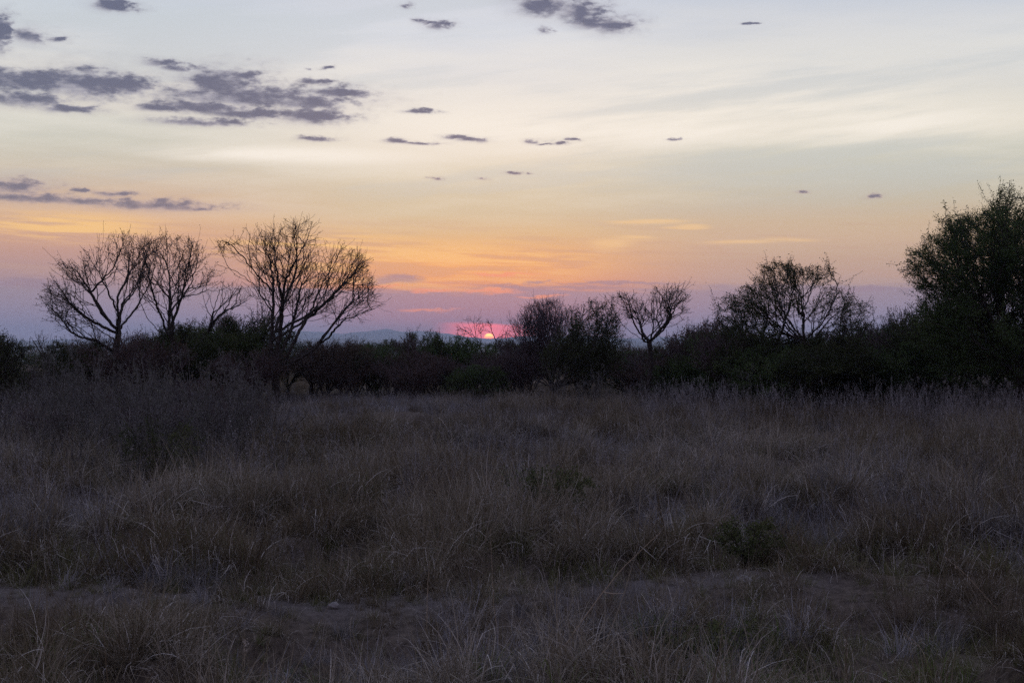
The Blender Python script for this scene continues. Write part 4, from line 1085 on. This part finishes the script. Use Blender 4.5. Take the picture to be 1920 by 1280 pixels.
def blades(rng, n, h, hv, spread, lean, width, curl, seg=5, r0=0.05, flop=0.0):
    """a tuft of n curved tapering blades"""
    V, Fq, Ft, B = [], [], [], []
    k0 = 0
    for i in range(n):
        a = rng.random() * 6.283; rr = r0 * math.sqrt(rng.random())
        p = np.array([rr * math.cos(a), rr * math.sin(a), -0.03])
        a2 = a + rng.normal(0, 0.7)
        L = h * (1 + rng.normal(0, hv)); L = max(L, h * 0.25)
        th = abs(rng.normal(lean, spread))
        w = width * rng.uniform(0.6, 1.3)
        az = a2; cur = rng.normal(curl, curl * 0.7); yaw = rng.normal(0, 0.35)
        brk = rng.random() < flop; bat = rng.integers(1, seg)
        side = np.array([-math.sin(az), math.cos(az), 0])
        f = rng.normal(0, 0.6)
        for s in range(seg + 1):
            t = s / seg
            ww = w * (1 - t ** 1.6) * 0.5
            sd = np.array([-math.sin(az + f), math.cos(az + f), 0])
            if s < seg: V += [p - sd * ww, p + sd * ww]
            else: V.append(p.copy())
            d = np.array([math.sin(th) * math.cos(az), math.sin(th) * math.sin(az), math.cos(th)])
            p = p + d * L / seg
            th += cur / seg; az += yaw / seg
            if brk and s == bat: th += rng.uniform(0.6, 1.5)
        b = rng.random()
        for s in range(seg - 1):
            q = k0 + 2 * s; Fq.append((q, q + 1, q + 3, q + 2)); B.append(b)
        q = k0 + 2 * (seg - 1); Ft.append((q, q + 1, q + 2))
        k0 += 2 * seg + 1
        TB.append(b)
    bq = np.array(B); bt = np.array(TB); TB.clear()
    return np.array(V), np.array(Fq), np.array(Ft), np.concatenate([bq, bt])
TB = []

def tuft_mesh(name, mats, groups):
    """groups: list of (V, Fq, Ft, blade, material index)"""
    Vs, Q, T, bq, bt, mq, mt = [], [], [], [], [], [], []
    off = 0
    for V, fq, ft, b, m in groups:
        Vs.append(V)
        if len(fq): Q.append(fq + off)
        if len(ft): T.append(ft + off)
        bq.append(b[:len(fq)]); bt.append(b[len(fq):]); mq += [m] * len(fq); mt += [m] * len(ft)
        off += len(V)
    fl = [np.concatenate(Q)] + ([np.concatenate(T)] if T else [])
    return mesh_np(name, np.concatenate(Vs), fl, mats, mq + mt, attrs={'blade': ('FACE', np.concatenate(bq + bt))})

def seed_head(rng, p, d, ln, n, size):
    """small husks along the top of a stalk"""
    t = rng.random((n, 1)) * ln
    c = p - d * t + rng.normal(0, 1, (n, 3)) * (0.004 + 0.12 * t * (ln - t) / ln)
    V, Qd = leaf_quads(rng, c, size, 0.45)
    return V, Qd, np.zeros((0, 3), int), rng.random(n)

def stalk_tuft(rng, n, h, r0, width, heads=True, head_len=0.16, nh=14, lean=0.12):
    gr = []
    for i in range(n):
        a = rng.random() * 6.283; rr = r0 * math.sqrt(rng.random())
        p = np.array([rr * math.cos(a), rr * math.sin(a), -0.03]); az = rng.random() * 6.283
        th = abs(rng.normal(0, lean)); L = h * rng.uniform(0.55, 1.15); cur = abs(rng.normal(0.15, 0.22))
        V, fq = [], []
        seg = 6
        ph = rng.random() * 3.14
        w = width * rng.uniform(0.7, 1.2)
        for s in range(seg + 1):
            ww = w * (1 - 0.55 * s / seg) * 0.5
            sd = np.array([math.cos(ph), math.sin(ph), 0])
            se = np.array([-math.sin(ph), math.cos(ph), 0])
            V += [p + sd * ww, p - sd * ww * 0.5 + se * ww * 0.87, p - sd * ww * 0.5 - se * ww * 0.87]
            d = np.array([math.sin(th) * math.cos(az), math.sin(th) * math.sin(az), math.cos(th)])
            if s < seg: p = p + d * L / seg
            th += cur / seg + rng.normal(0, 0.03)
        for s in range(seg):
            for k in range(3):
                fq.append((3 * s + k, 3 * s + (k + 1) % 3, 3 * s + 3 + (k + 1) % 3, 3 * s + 3 + k))
        b = rng.random()
        gr.append((np.array(V), np.array(fq), np.zeros((0, 3), int), np.full(len(fq), b), 0))
        if heads and rng.random() < 0.8:
            q = seed_head(rng, p, d, head_len * rng.uniform(0.7, 1.4), nh, 0.022)
            gr.append(q + (0,))
    return gr

def build_grass():
    rng = np.random.default_rng(77)
    straw, olive, green, stalk, matted, fars = [], [], [], [], [], []
    for i in range(7):
        straw.append(tuft_mesh('tuft_straw', [M_straw, M_fleck], [blades(rng, 46, 0.42, 0.42, 0.36, 0.32, 0.0080, 1.0, r0=0.11, flop=0.3) + (0,), blades(rng, 30, 0.24, 0.4, 0.55, 0.8, 0.0075, 1.3, 4, 0.17, 0.25) + (0,),
                                                                  blades(rng, 11, 0.36, 0.5, 0.6, 0.45, 0.0070, 1.7, 6, 0.15, 0.6) + (1,)]))
    for i in range(6):
        olive.append(tuft_mesh('tuft_olive', [M_olive, M_fleck], [blades(rng, 46, 0.34, 0.42, 0.4, 0.38, 0.0084, 1.0, r0=0.12, flop=0.25) + (0,), blades(rng, 28, 0.19, 0.4, 0.55, 0.9, 0.0078, 1.3, 4, 0.19) + (0,),
                                                                  blades(rng, 8, 0.32, 0.5, 0.6, 0.45, 0.0070, 1.7, 6, 0.15, 0.6) + (1,)]))
    greys = []
    for i in range(5):
        greys.append(tuft_mesh('tuft_grey', [M_grey, M_fleck], [blades(rng, 58, 0.44, 0.42, 0.34, 0.24, 0.0075, 0.8, r0=0.14, flop=0.25) + (0,), blades(rng, 9, 0.36, 0.5, 0.6, 0.45, 0.0070, 1.7, 6, 0.15, 0.6) + (1,)]))
    for i in range(4):
        green.append(tuft_mesh('tuft_green', [M_green], [blades(rng, 26, 0.36, 0.38, 0.34, 0.34, 0.0115, 0.95, r0=0.08, flop=0.15) + (0,)]))
    for i in range(6):
        matted.append(tuft_mesh('tuft_matted', [M_straw, M_fleck], [blades(rng, 70, 0.28, 0.4, 0.5, 1.0, 0.0066, 1.8, 5, 0.22, 0.4) + (0,), blades(rng, 8, 0.26, 0.4, 0.5, 0.8, 0.009, 2.3, 6, 0.18, 0.6) + (1,)]))
    for i in range(7):
        stalk.append(tuft_mesh('tuft_stalk', [M_stalk], stalk_tuft(rng, 10, 0.92, 0.20, 0.0062, lean=0.17)))
    for i in range(5):
        fars.append(tuft_mesh('tuft_far', [M_straw], [blades(rng, 70, 0.46, 0.38, 0.30, 0.25, 0.013, 0.8, 4, 0.26, 0.1) + (0,)] + [(g) for g in stalk_tuft(rng, 6, 0.72, 0.28, 0.009, True, 0.14, 8, 0.18)]))
    # stiff twiggy weed stalks
    weeds = []
    for i in range(4):
        weeds.append(weed_mesh(500 + i, 1.0, 6, 0.18))

    def field(y0, y1, dens, seed, half=0.42, pad=1.8):
        area = half * (y1 * y1 - y0 * y0) + 2 * pad * (y1 - y0)
        n = int(area * dens)
        r = np.random.default_rng(seed)
        y = np.sqrt(r.random(n * 2) * (y1 * y1 - y0 * y0) + y0 * y0)
        x = (r.random(n * 2) * 2 - 1) * (half * y1 + pad)
        k = np.abs(x) < half * y + pad
        # spread evenly in area: reject against the widest row
        x, y = x[k], y[k]
        k = r.random(len(x)) < (half * y1 + pad) / (half * y1 + pad)
        return x[k][:n * 2], y[k][:n * 2], r

    def emit(name, label, coll, nsrc, x, y, r, sc, tint, lean=0.2, zs=None):
        n = len(x)
        u = y - bare_line(x); sc = sc * (1 - 0.45 * ss(u, -2.2, -1.2) * ss(u, 0.6, 0.0)) * (1 - 0.18 * ss(y, 12.5, 10.0))
        z = ground(x, y)
        rot = np.stack([r.normal(0, lean, n), r.normal(0, lean, n), r.random(n) * 6.283], -1)
        zs = np.ones(n) if zs is None else zs
        scatter(name, label, coll, np.stack([x, y, z], -1), rot, np.stack([sc, sc, sc * zs], -1), r.integers(0, nsrc, n), np.clip(tint, 0, 1))

    def area_pts(y0, y1, dens, seed, half=0.42, pad=1.8):
        r = np.random.default_rng(seed)
        n = int(2 * (half * y1 + pad) * (y1 - y0) * dens)
        y = r.uniform(y0, y1, n); x = r.uniform(-1, 1, n) * (half * y1 + pad)
        k = np.abs(x) < half * y + pad
        return x[k], y[k], r

    def openness(x, y):                # 1 on the bare strip of track
        bl = bare_line(x)
        u = y - bl
        return 0.62 * (1 - 0.85 * ss(x, -1.7, -2.4)) * ss(x, 3.2, 2.4) * ss(u, -0.55, -0.2) * ss(u, 0.32, 0.05) * ss(fbm(x / 0.8, y / 0.6, 44, 3), 0.42, 0.56)

    c_straw = src_collection('straw', straw); c_olive = src_collection('olive', olive); c_green = src_collection('green', green)
    c_mat = src_collection('matted', matted); c_stalk = src_collection('stalk', stalk); c_far = src_collection('far', fars); c_weed = src_collection('weed', weeds)

    # straw-coloured tussock grass, clumped
    x, y, r = area_pts(6.0, 34, 30, 1)
    cl = fbm(x / 0.70, y / 0.80, 15, 2); su = y - bare_line(x); cl = np.where((su > -1.6) & (su < 1.0), np.maximum(cl, 0.47), cl)
    keep = r.random(len(x)) < np.clip(0.12 + 0.93 * ss(cl, 0.42, 0.60), 0.1, 1) * (1 - 0.93 * openness(x, y))
    x, y, cl = x[keep], y[keep], cl[keep]
    patch = fbm(x / 4, y / 4, 62, 3)
    emit('dry_grass', 'dry straw coloured tussock grass covering the foreground', c_straw, 7, x, y, r, (0.28 + 0.70 * ss(cl, 0.42, 0.68)) * r.uniform(0.6, 1.4, len(x)), 0.05 + 1.5 * (patch - 0.28) + r.normal(0, 0.2, len(x)))
    # olive-brown grass between
    x, y, r = area_pts(6.0, 30, 14, 2)
    cl = fbm(x / 2.5, y / 2.5, 71, 3); keep = r.random(len(x)) < ss(cl, 0.34, 0.58) * (1 - 0.9 * openness(x, y))
    x, y, cl = x[keep], y[keep], cl[keep]
    emit('olive_grass', 'olive brown grass growing between the dry tussocks', c_olive, 6, x, y, r, r.uniform(0.4, 0.9, len(x)), r.uniform(0, 1, len(x)))
    x, y, r = area_pts(8.0, 60, 9, 12)
    cl = fbm(x / 2.8, y / 3.4, 131, 3); keep = r.random(len(x)) < ss(cl, 0.46, 0.62) * (1 - 0.95 * openness(x, y)) * (1 - 0.4 * ss(y, 30, 45)); x, y = x[keep], y[keep]
    emit('grey_grass', 'grey lavender dead grass in patches across the field', src_collection('grey', greys), 5, x, y, r, r.uniform(0.5, 1.1, len(x)) * (1 - 0.2 * ss(y, 30, 42)), r.uniform(0, 1, len(x)))
    # matted old grass lying on the ground
    x, y, r = area_pts(6.5, 24, 10, 3)
    keep = r.random(len(x)) < 0.9 * (1 - 0.15 * openness(x, y)); x, y = x[keep], y[keep]
    emit('matted_grass', 'matted old grass lying flat on the ground', c_mat, 6, x, y, r, r.uniform(0.45, 1.0, len(x)), fbm(x / 3, y / 3, 81, 2) + r.normal(0, 0.15, len(x)))
    # greener blades along the lower edge
    x, y, r = area_pts(6.5, 11.2, 17, 4)
    keep = r.random(len(x)) < ss(y, 11.0, 9.2) * ss(fbm(x / 1.1, y / 1.1, 91, 2), 0.36, 0.6); x, y = x[keep], y[keep]
    emit('green_grass', 'greener grass blades along the near edge of the field', c_green, 4, x, y, r, r.uniform(0.45, 0.85, len(x)), r.uniform(0, 1, len(x)) ** 1.3)
    # tall wispy stalks
    x, y, r = area_pts(9.0, 62, 2.6, 5)
    px = 960 + x / y * F
    right = ss(px, 1080, 1300) * ss(y, 30, 38)
    left = ss(px, 620, 420) * ss(y, 16, 22)
    cl = fbm(x / 3.5, y / 3.5, 101, 3)
    keep = r.random(len(x)) < np.clip(0.34 + 0.25 * ss(y, 12, 22) * ss(cl, 0.40, 0.6) + 0.75 * right + 0.25 * left + 0.3 * ss(y, 13, 20) * ss(cl, 0.5, 0.7), 0, 1)
    x, y, right, left = x[keep], y[keep], right[keep], left[keep]
    emit('tall_grass', 'tall wispy dry grass stalks with seed heads', c_stalk, 7, x, y, r, r.uniform(0.65, 1.05, len(x)) * (1 + 0.22 * right + 0.25 * left) * (1 - 0.42 * ss(y, 22, 9)) * (1 - 0.4 * ss(y, 30, 40) * (1 - right)), np.clip(r.uniform(0.1, 0.95, len(x)) + 0.25 * right, 0, 1), 0.08)
    # field further back
    x, y, r = area_pts(28, 100, 6.5, 6, 0.42, 4)
    cl = fbm(x / 2.2, y / 2.2, 111, 3); keep = r.random(len(x)) < np.clip(0.45 + 1.2 * (cl - 0.25), 0.3, 1) * (1 - 0.5 * ss(y, 62, 85)); x, y, cl = x[keep], y[keep], cl[keep]
    patch = fbm(x / 6, y / 6, 112, 3)
    emit('field_grass', 'grey straw coloured grass of the field running back to the trees', c_far, 5, x, y, r, (0.30 + 0.75 * ss(cl, 0.35, 0.7)) * r.uniform(0.75, 1.3, len(x)) * (1 - 0.3 * ss(y, 30, 42)), 0.05 + 1.5 * (patch - 0.28) + r.normal(0, 0.2, len(x)))
    # thin woody weeds mixed into the left thicket and the right-hand grass
    x, y, r = area_pts(17, 52, 1.1, 7)
    px = 960 + x / y * F
    lt = ss(px, 640, 470) * ss(y, 18, 22) * ss(y, 44, 34); rt = ss(px, 1000, 1150) * ss(y, 38, 44) * 0.8 + ss(px, 1150, 1250) * ss(y, 38, 44) * 0.2
    keep = r.random(len(x)) < np.clip(0.02 + 0.6 * lt + 0.55 * rt, 0, 1); x, y = x[keep], y[keep]; lt = lt[keep]
    emit('dry_weeds', 'thin grey weed stalks among the tall grass', c_weed, 4, x, y, r, r.uniform(0.5, 0.9, len(x)) * (1 + 0.6 * lt), r.random(len(x)), 0.08)

def weed_arrays(seed, h, nst, r0, tw=0.8):
    rng = np.random.default_rng(seed)
    stems = [[(0, 0, -0.03), (0, 0, 0.03)]]
    for k in range(nst):
        a = rng.random() * 6.283; q = r0 * rng.uniform(0.3, 1); t = rng.uniform(0.65, 1.05) * h
        b = np.array([q * math.cos(a) * 0.3, q * math.sin(a) * 0.3, 0.02]); l = rng.normal(0, 0.10, 2) * h
        stems.append([b, (b[0] + l[0] * 0.4 + q * math.cos(a) * 0.5, b[1] + l[1] * 0.4 + q * math.sin(a) * 0.5, t * 0.5), (b[0] + l[0] + q * math.cos(a) * 1.5, b[1] + l[1] + q * math.sin(a) * 1.5, t)])
    pos, par, sid = grow(rng, stems, np.zeros((0, 3)), 0.11, wob=0.1)
    rad = radii(par, 0.015, 0.0052)
    high = pos[:, 2] > 0.25 * h
    r2 = np.where(high, rad, 1.0)
    p2, q2, s2, rr = add_twigs(rng, pos, par, sid, r2, 0.5, tw, 0.085, 3, 0.7, 0.45, 0.0040)
    rr[:len(rad)] = rad
    return rng, p2, q2, s2, rr

def weed_mesh(seed, h, nst, r0):
    rng, pos, par, sid, rad = weed_arrays(seed, h, nst, r0)
    V, Q = tubes(pos, par, rad, np.ones(len(pos), bool), 3)
    tip = np.where(rad < 0.0042)[0]; pk = rng.choice(tip, min(len(tip), 260)); c = pos[pk] + rng.normal(0, 0.012, (len(pk), 3))
    V2, Q2 = leaf_quads(rng, c, 0.024)
    return mesh_np('weed_stalks', np.concatenate([V, V2]), [np.concatenate([Q, Q2 + len(V)])], [M_weed], attrs={'blade': ('FACE', rng.random(len(Q) + len(Q2)))})

build_grass()

# ------------------------------------------------------------------ single plants one can point at
def build_weeds():
    rnd = random.Random(9)
    protos = []
    for i in range(4):
        rng, pos, par, sid, rad = weed_arrays(600 + i, 1.7, 8, 0.26, 0.85)
        root = empty('tall_weed', (0, 0, 0))
        st = np.zeros(len(pos), bool); st[rad > 0.0051] = True
        V, Q = tubes(pos, par, rad, st, 4)
        part('stem', mesh_np('weed_stem', V, [Q], [M_weed], attrs={'blade': ('FACE', rng.random(len(Q)))}), root)
        V, Q = tubes(pos, par, rad, ~st, 3)
        c_ = part('crown', mesh_np('weed_crown', V, [Q], [M_weed], attrs={'blade': ('FACE', rng.random(len(Q)))}), root)
        tip = np.where(~st)[0]; pk = rng.choice(tip, 420); c = pos[pk] + rng.normal(0, 0.015, (420, 3))
        V, Q = leaf_quads(rng, c, 0.036)
        part('foliage', mesh_np('weed_foliage', V, [Q], [M_weed], attrs={'blade': ('FACE', rng.random(len(Q)))}), c_)
        protos.append(root)
    used = 0
    def put(px, d, s, label, group):
        nonlocal used
        x = PX(px, d); loc = (x, d, gz(x, d)); rz = rnd.uniform(0, 6.28)
        if used < 4: o = protos[used]; o.location = loc; o.rotation_euler = (0, 0, rz); o.scale = (s, s, s)
        else: o = copy_tree(protos[rnd.randrange(4)], loc, rz, s)
        used += 1
        tag(o, ' '.join((('tall ' if s > (0.95 if px < 700 else 0.64) else 'short ') + label + ' ' + between(px)).split()), 'weed', group)
    for i in range(48):
        put(rnd.uniform(85, 490), rnd.uniform(24, 36), rnd.uniform(0.7, 1.12), 'grey branching weed', 'tall weeds in the left thicket')
    for px, d, s in [(262, 21, 1.05), (285, 21.5, 0.95), (300, 22, 1.1), (240, 22.5, 1.0), (355, 22.5, 0.9)]:
        put(px, d, s, 'grey weed fronting thicket', 'weeds at the front of the left thicket')
    for i in range(14):
        put(rnd.uniform(1010, 1240), rnd.uniform(41, 47), rnd.uniform(0.5, 0.78), 'pale weed before bushes', 'weeds by the forked bare tree')
    for i in range(16):
        put(rnd.uniform(1260, 1900), rnd.uniform(38, 44), rnd.uniform(0.5, 0.78), 'pale weed in tall grass', 'weeds before the right thicket')
build_weeds()

def build_tussocks():
    rnd = random.Random(21)
    rng = np.random.default_rng(210)
    protos = []
    for i in range(4):
        root = empty('grass_tussock', (0, 0, 0))
        a = tuft_mesh('tussock_blades', [M_tus], [blades(rng, 420, 0.66, 0.26, 0.26, 0.34, 0.0058, 0.85, 6, 0.22, 0.1) + (0,)])
        b = tuft_mesh('tussock_skirt', [M_tus], [blades(rng, 160, 0.42, 0.3, 0.3, 0.95, 0.006, 0.9, 5, 0.25, 0.2) + (0,)])
        part('blade_clump', a, root); part('skirt', b, root)
        protos.append(root)
    spots = [(565, 985, 1.0), (825, 1000, 1.05), (1450, 1050, 0.85), (1780, 985, 0.85), (1890, 960, 0.8), (300, 1010, 0.6), (225, 1060, 0.55), (95, 1080, 0.6), (1245, 960, 0.6),
             (1400, 920, 0.6), (690, 930, 0.6), (1640, 1010, 0.7), (1120, 1170, 0.55), (1540, 1190, 0.6), (1700, 1160, 0.6), (480, 1130, 0.5), (880, 1120, 0.6), (60, 1190, 0.6), (650, 1235, 0.5), (1330, 890, 0.6), (1870, 1180, 0.7)]
    for i, (px, py, s) in enumerate(spots):
        d = CAM_Z * F / (py - 640.0); x = PX(px, d); loc = (x, d, gz(x, d) - 0.02); rz = rnd.uniform(0, 6.28)
        if i < 4: o = protos[i]; o.location = loc; o.rotation_euler = (0, 0, rz); o.scale = (s, s, s)
        else: o = copy_tree(protos[i % 4], loc, rz, s)
        if i < 4:
            tag(o, ['large shaggy brown tussock left of the middle of the field', 'large shaggy tussock with arching blades beside the small green bush', 'dark shaggy tussock above the bare strip on the right', 'shaggy tussock standing by the right edge of the field'][i], 'tussock', 'shaggy tussocks')
        else:
            tag(o, ('small shaggy grass tussock on the near side of the bare strip' if py > 1150 else 'small shaggy grass tussock in the field just beyond the bare strip' if py > 1000 else 'small shaggy grass tussock far back in the open field'), 'tussock', 'small shaggy tussocks')

M_tus = mat_leaf('tussock_blade', (0.085, 0.062, 0.044), (0.15, 0.115, 0.085), (0.25, 0.21, 0.165), 0.3)
build_tussocks()

def build_small_plants():
    rng = np.random.default_rng(33)
    # small green bushes in the field
    def small_bush(px, py, h, w, label, leaves, seed, leafm):
        r = np.random.default_rng(seed)
        d = CAM_Z * F / (py - 640.0); x = PX(px, d)
        stems = [[(0, 0, 0), (0, 0, 0.06)]]
        for k in range(7):
            a = k * 0.9 + r.random() * 0.5; q = w / 2 * r.uniform(0.4, 0.9)
            stems.append([(0, 0, 0.05), (q * 0.4 * math.cos(a), q * 0.4 * math.sin(a), h * 0.45), (q * math.cos(a), q * math.sin(a), h * r.uniform(0.7, 1.0))])
        A = norm(r.normal(0, 1, (320, 3))) * r.random((320, 1)) ** 0.4 * np.array([w / 2, w / 2, h * 0.42]) + np.array([0, 0, h * 0.55])
        pos, par, sid = grow(r, stems, A, 0.05, 0.4, 0.09, 0.18, 0.08)
        rad = radii(par, 0.016, 0.0028)
        pos, par, sid, rad = add_twigs(r, pos, par, sid, rad, 0.006, 0.7, 0.035, 2, tw_r=0.0022)
        t = woody('small_bush', (x, d, gz(x, d) - 0.02), pos, par, sid, rad, r, M_bark, M_twig, leafm, leaves, 0.03, 0.008, leaf_clump=0.02, leaf_thr=0.006)
        tag(t, label, 'bush')
    small_bush(1045, 1012, 0.62, 0.9, 'small dark green bush alone in the dry grass of the field', 3000, 1, M_leaf)
    small_bush(968, 975, 0.85, 0.45, 'slender green shrub sprouting behind the small dark green bush', 420, 2, M_leaf_g)
    small_bush(1400, 1075, 0.5, 0.8, 'low dark shrub behind the bare strip of ground', 2600, 3, M_leaf)
    small_bush(300, 915, 1.0, 1.5, 'dark low shrub at the foot of the left weed thicket', 3600, 4, M_leaf)
    small_bush(1330, 1250, 0.42, 0.8, 'low grey green shrub near the bottom among green blades', 1900, 5, M_leaf)

    def tube_line(pts, r0, r1, sides=5):
        pts = np.array(pts, float); n = len(pts)
        d = norm(np.gradient(pts, axis=0)); u = norm(np.cross(d, np.array([0.3, 1.0, 0.1]))); v = np.cross(d, u)
        th = np.arange(sides) * 2 * math.pi / sides
        rr = np.linspace(r0, r1, n)[:, None, None]
        V = (pts[:, None] + (u[:, None] * np.cos(th)[None, :, None] + v[:, None] * np.sin(th)[None, :, None]) * rr).reshape(-1, 3)
        i, j = np.meshgrid(np.arange(n - 1), np.arange(sides), indexing='ij'); j2 = (j + 1) % sides
        Q = np.stack([i * sides + j, i * sides + j2, (i + 1) * sides + j2, (i + 1) * sides + j], -1).reshape(-1, 4)
        return V, Q
    def curve(pts, n=24):
        pts = np.array(pts, float); t = np.linspace(0, len(pts) - 1, n); k = np.clip(t.astype(int), 0, len(pts) - 2); f = (t - k)[:, None]
        p0 = pts[np.maximum(k - 1, 0)]; p1 = pts[k]; p2 = pts[k + 1]; p3 = pts[np.minimum(k + 2, len(pts) - 1)]
        return 0.5 * ((2 * p1) + (-p0 + p2) * f + (2 * p0 - 5 * p1 + 4 * p2 - p3) * f ** 2 + (-p0 + 3 * p1 - 3 * p2 + p3) * f ** 3)
    def stalk(px_pts, d, r0, label, head=0, head_size=0.02, leaf=None, depth=0.25, sheath=False, name='grass_stalk', mat=None, head_len=0.14):
        P = []
        n = len(px_pts)
        for k, (px, py) in enumerate(px_pts):
            P.append((PX(px, d), d + depth * k / max(n - 1, 1), PZ(py, d)))
        P = np.array(P)
        P[0, 2] = gz(P[0, 0], P[0, 1]) - 0.02
        org = P[0].copy(); P = P - org
        root = empty(name, tuple(org))
        c = curve(P); c[1:-1] += rng.normal(0, 0.0016, (len(c) - 2, 3))
        V, Q = tube_line(c, r0, r0 * 0.35)
        part('stem', mesh_np('stalk_stem', V, [Q], [mat or M_pale], smooth=True, attrs={'blade': ('FACE', np.full(len(Q), 0.4))}), root)
        if leaf:
            a, b, w = leaf
            q0 = np.array([PX(a[0], d), d + 0.1, PZ(a[1], d)]) - org; q1 = np.array([PX(b[0], d), d + 0.14, PZ(b[1], d)]) - org
            k = np.argmin(np.linalg.norm(c - q0, axis=1)); q0 = c[k]
            m = (q0 + q1) / 2 + np.array([0, 0, -0.008])
            cc = curve([q0, m, q1], 8); Vl, Ql = tube_line(cc, w, w * 0.25, 4); Vl[:, 2] = Vl[:, 2]
            part('leaf', mesh_np('stalk_leaf', Vl, [Ql], [mat or M_pale], attrs={'blade': ('FACE', np.full(len(Ql), 0.9))}), root)
        if head:
            dv = norm(c[-1] - c[-4])
            V, Q, _, b = seed_head(rng, c[-1], dv, head_len, head, head_size)
            part('seed_head', mesh_np('stalk_head', V, [Q], [M_seed], attrs={'blade': ('FACE', b)}), root)
        tag(root, label, 'grass stalk')
    stalk([(1035, 1262), (1072, 1195), (1128, 1122), (1180, 1065), (1245, 1008)], 9.6, 0.0058, 'long pale leaning grass stalk with one bent side leaf in the foreground', leaf=((1130, 1120), (1176, 1118), 0.005))
    stalk([(1900, 1175), (1862, 1130), (1825, 1085), (1790, 1052)], 11.0, 0.0045, 'pale stalk arching left over the tussocks with a thin drooping tip', head=10, head_size=0.018)
    stalk([(800, 1200), (799, 1130), (801, 1060)], 10.6, 0.0036, 'single straight upright dry stalk beside the bare strip of ground')
    stalk([(930, 1270), (934, 1200), (925, 1140), (918, 1000)], 9.7, 0.0036, 'tall thin upright stalk left of the small green bush')
    stalk([(455, 1268), (452, 1240), (446, 1212)], 9.3, 0.0032, 'short stalk with fluffy pale seed head above the green blades on the left', head=46, head_size=0.017, head_len=0.12)
    stalk([(475, 1215), (472, 1190), (466, 1168)], 10.3, 0.003, 'pinkish seed head on a short stalk behind the fluffy pale one', head=36, head_size=0.016, head_len=0.14)
    stalk([(200, 1268), (199, 1245), (204, 1228)], 9.3, 0.003, 'small pale seed head among green blades near the left edge', head=30, head_size=0.016, head_len=0.08)
    stalk([(1285, 1285), (1281, 1265), (1277, 1243)], 9.0, 0.003, 'knobbly pale seed head low among the green blades', head=34, head_size=0.016, head_len=0.12)
    stalk([(1362, 1240), (1364, 1215), (1358, 1180)], 9.9, 0.003, 'rusty pink feathery seed head on a thin stalk', head=40, head_size=0.016, head_len=0.16)
    stalk([(1745, 1262), (1738, 1225), (1712, 1200)], 9.5, 0.0034, 'curved bare stalk nodding left beside the right-hand tussocks', head=12, head_size=0.016)
    stalk([(1600, 1262), (1597, 1235), (1600, 1215)], 9.4, 0.003, 'tiny pale seed head between green blades on the right', head=24, head_size=0.015, head_len=0.07)
    stalk([(680, 1095), (683, 1065), (679, 1052)], 13.0, 0.003, 'small pinkish seed head beyond the bare strip of ground', head=26, head_size=0.018, head_len=0.12)
    stalk([(1470, 1000), (1480, 955), (1500, 905)], 19.0, 0.005, 'slender leaning stalk in the middle distance of the field')
    stalk([(610, 925), (596, 905), (580, 893)], 21.0, 0.006, 'bent pale stalk in front of the left weed thicket')
    # pale stones by the bare strip
    def stone(px, py, s, label, seed):
        r = np.random.default_rng(seed); d = CAM_Z * F / (py - 640.0); x = PX(px, d)
        import bmesh
        bm = bmesh.new(); bmesh.ops.create_icosphere(bm, subdivisions=3, radius=s)
        for v in bm.verts:
            n = v.co.normalized(); k = 1 + 0.22 * math.sin(n.x * 3.1 + seed) * math.cos(n.y * 2.7) + 0.10 * math.sin(n.z * 6 + n.x * 5 + seed)
            v.co = Vector((v.co.x * k * 1.25, v.co.y * k, v.co.z * k * 0.62))
        for f in bm.faces: f.smooth = True
        me = bpy.data.meshes.new('stone'); bm.to_mesh(me); bm.free(); me.materials.append(M_stone)
        o = bpy.data.objects.new('stone', me); COL.objects.link(o); o.location = (x, d, gz(x, d) + s * 0.25)
        tag(o, label, 'stone')
    stone(624, 1166, 0.045, 'small pale stone on the bare strip of ground at left', 1)
    stone(1395, 1108, 0.07, 'flat grey stone on the bare ground below the low dark shrub', 2)
M_stone = mat_plain('stone_grey', (0.10, 0.088, 0.08), (0.21, 0.19, 0.175), 18)
build_small_plants()
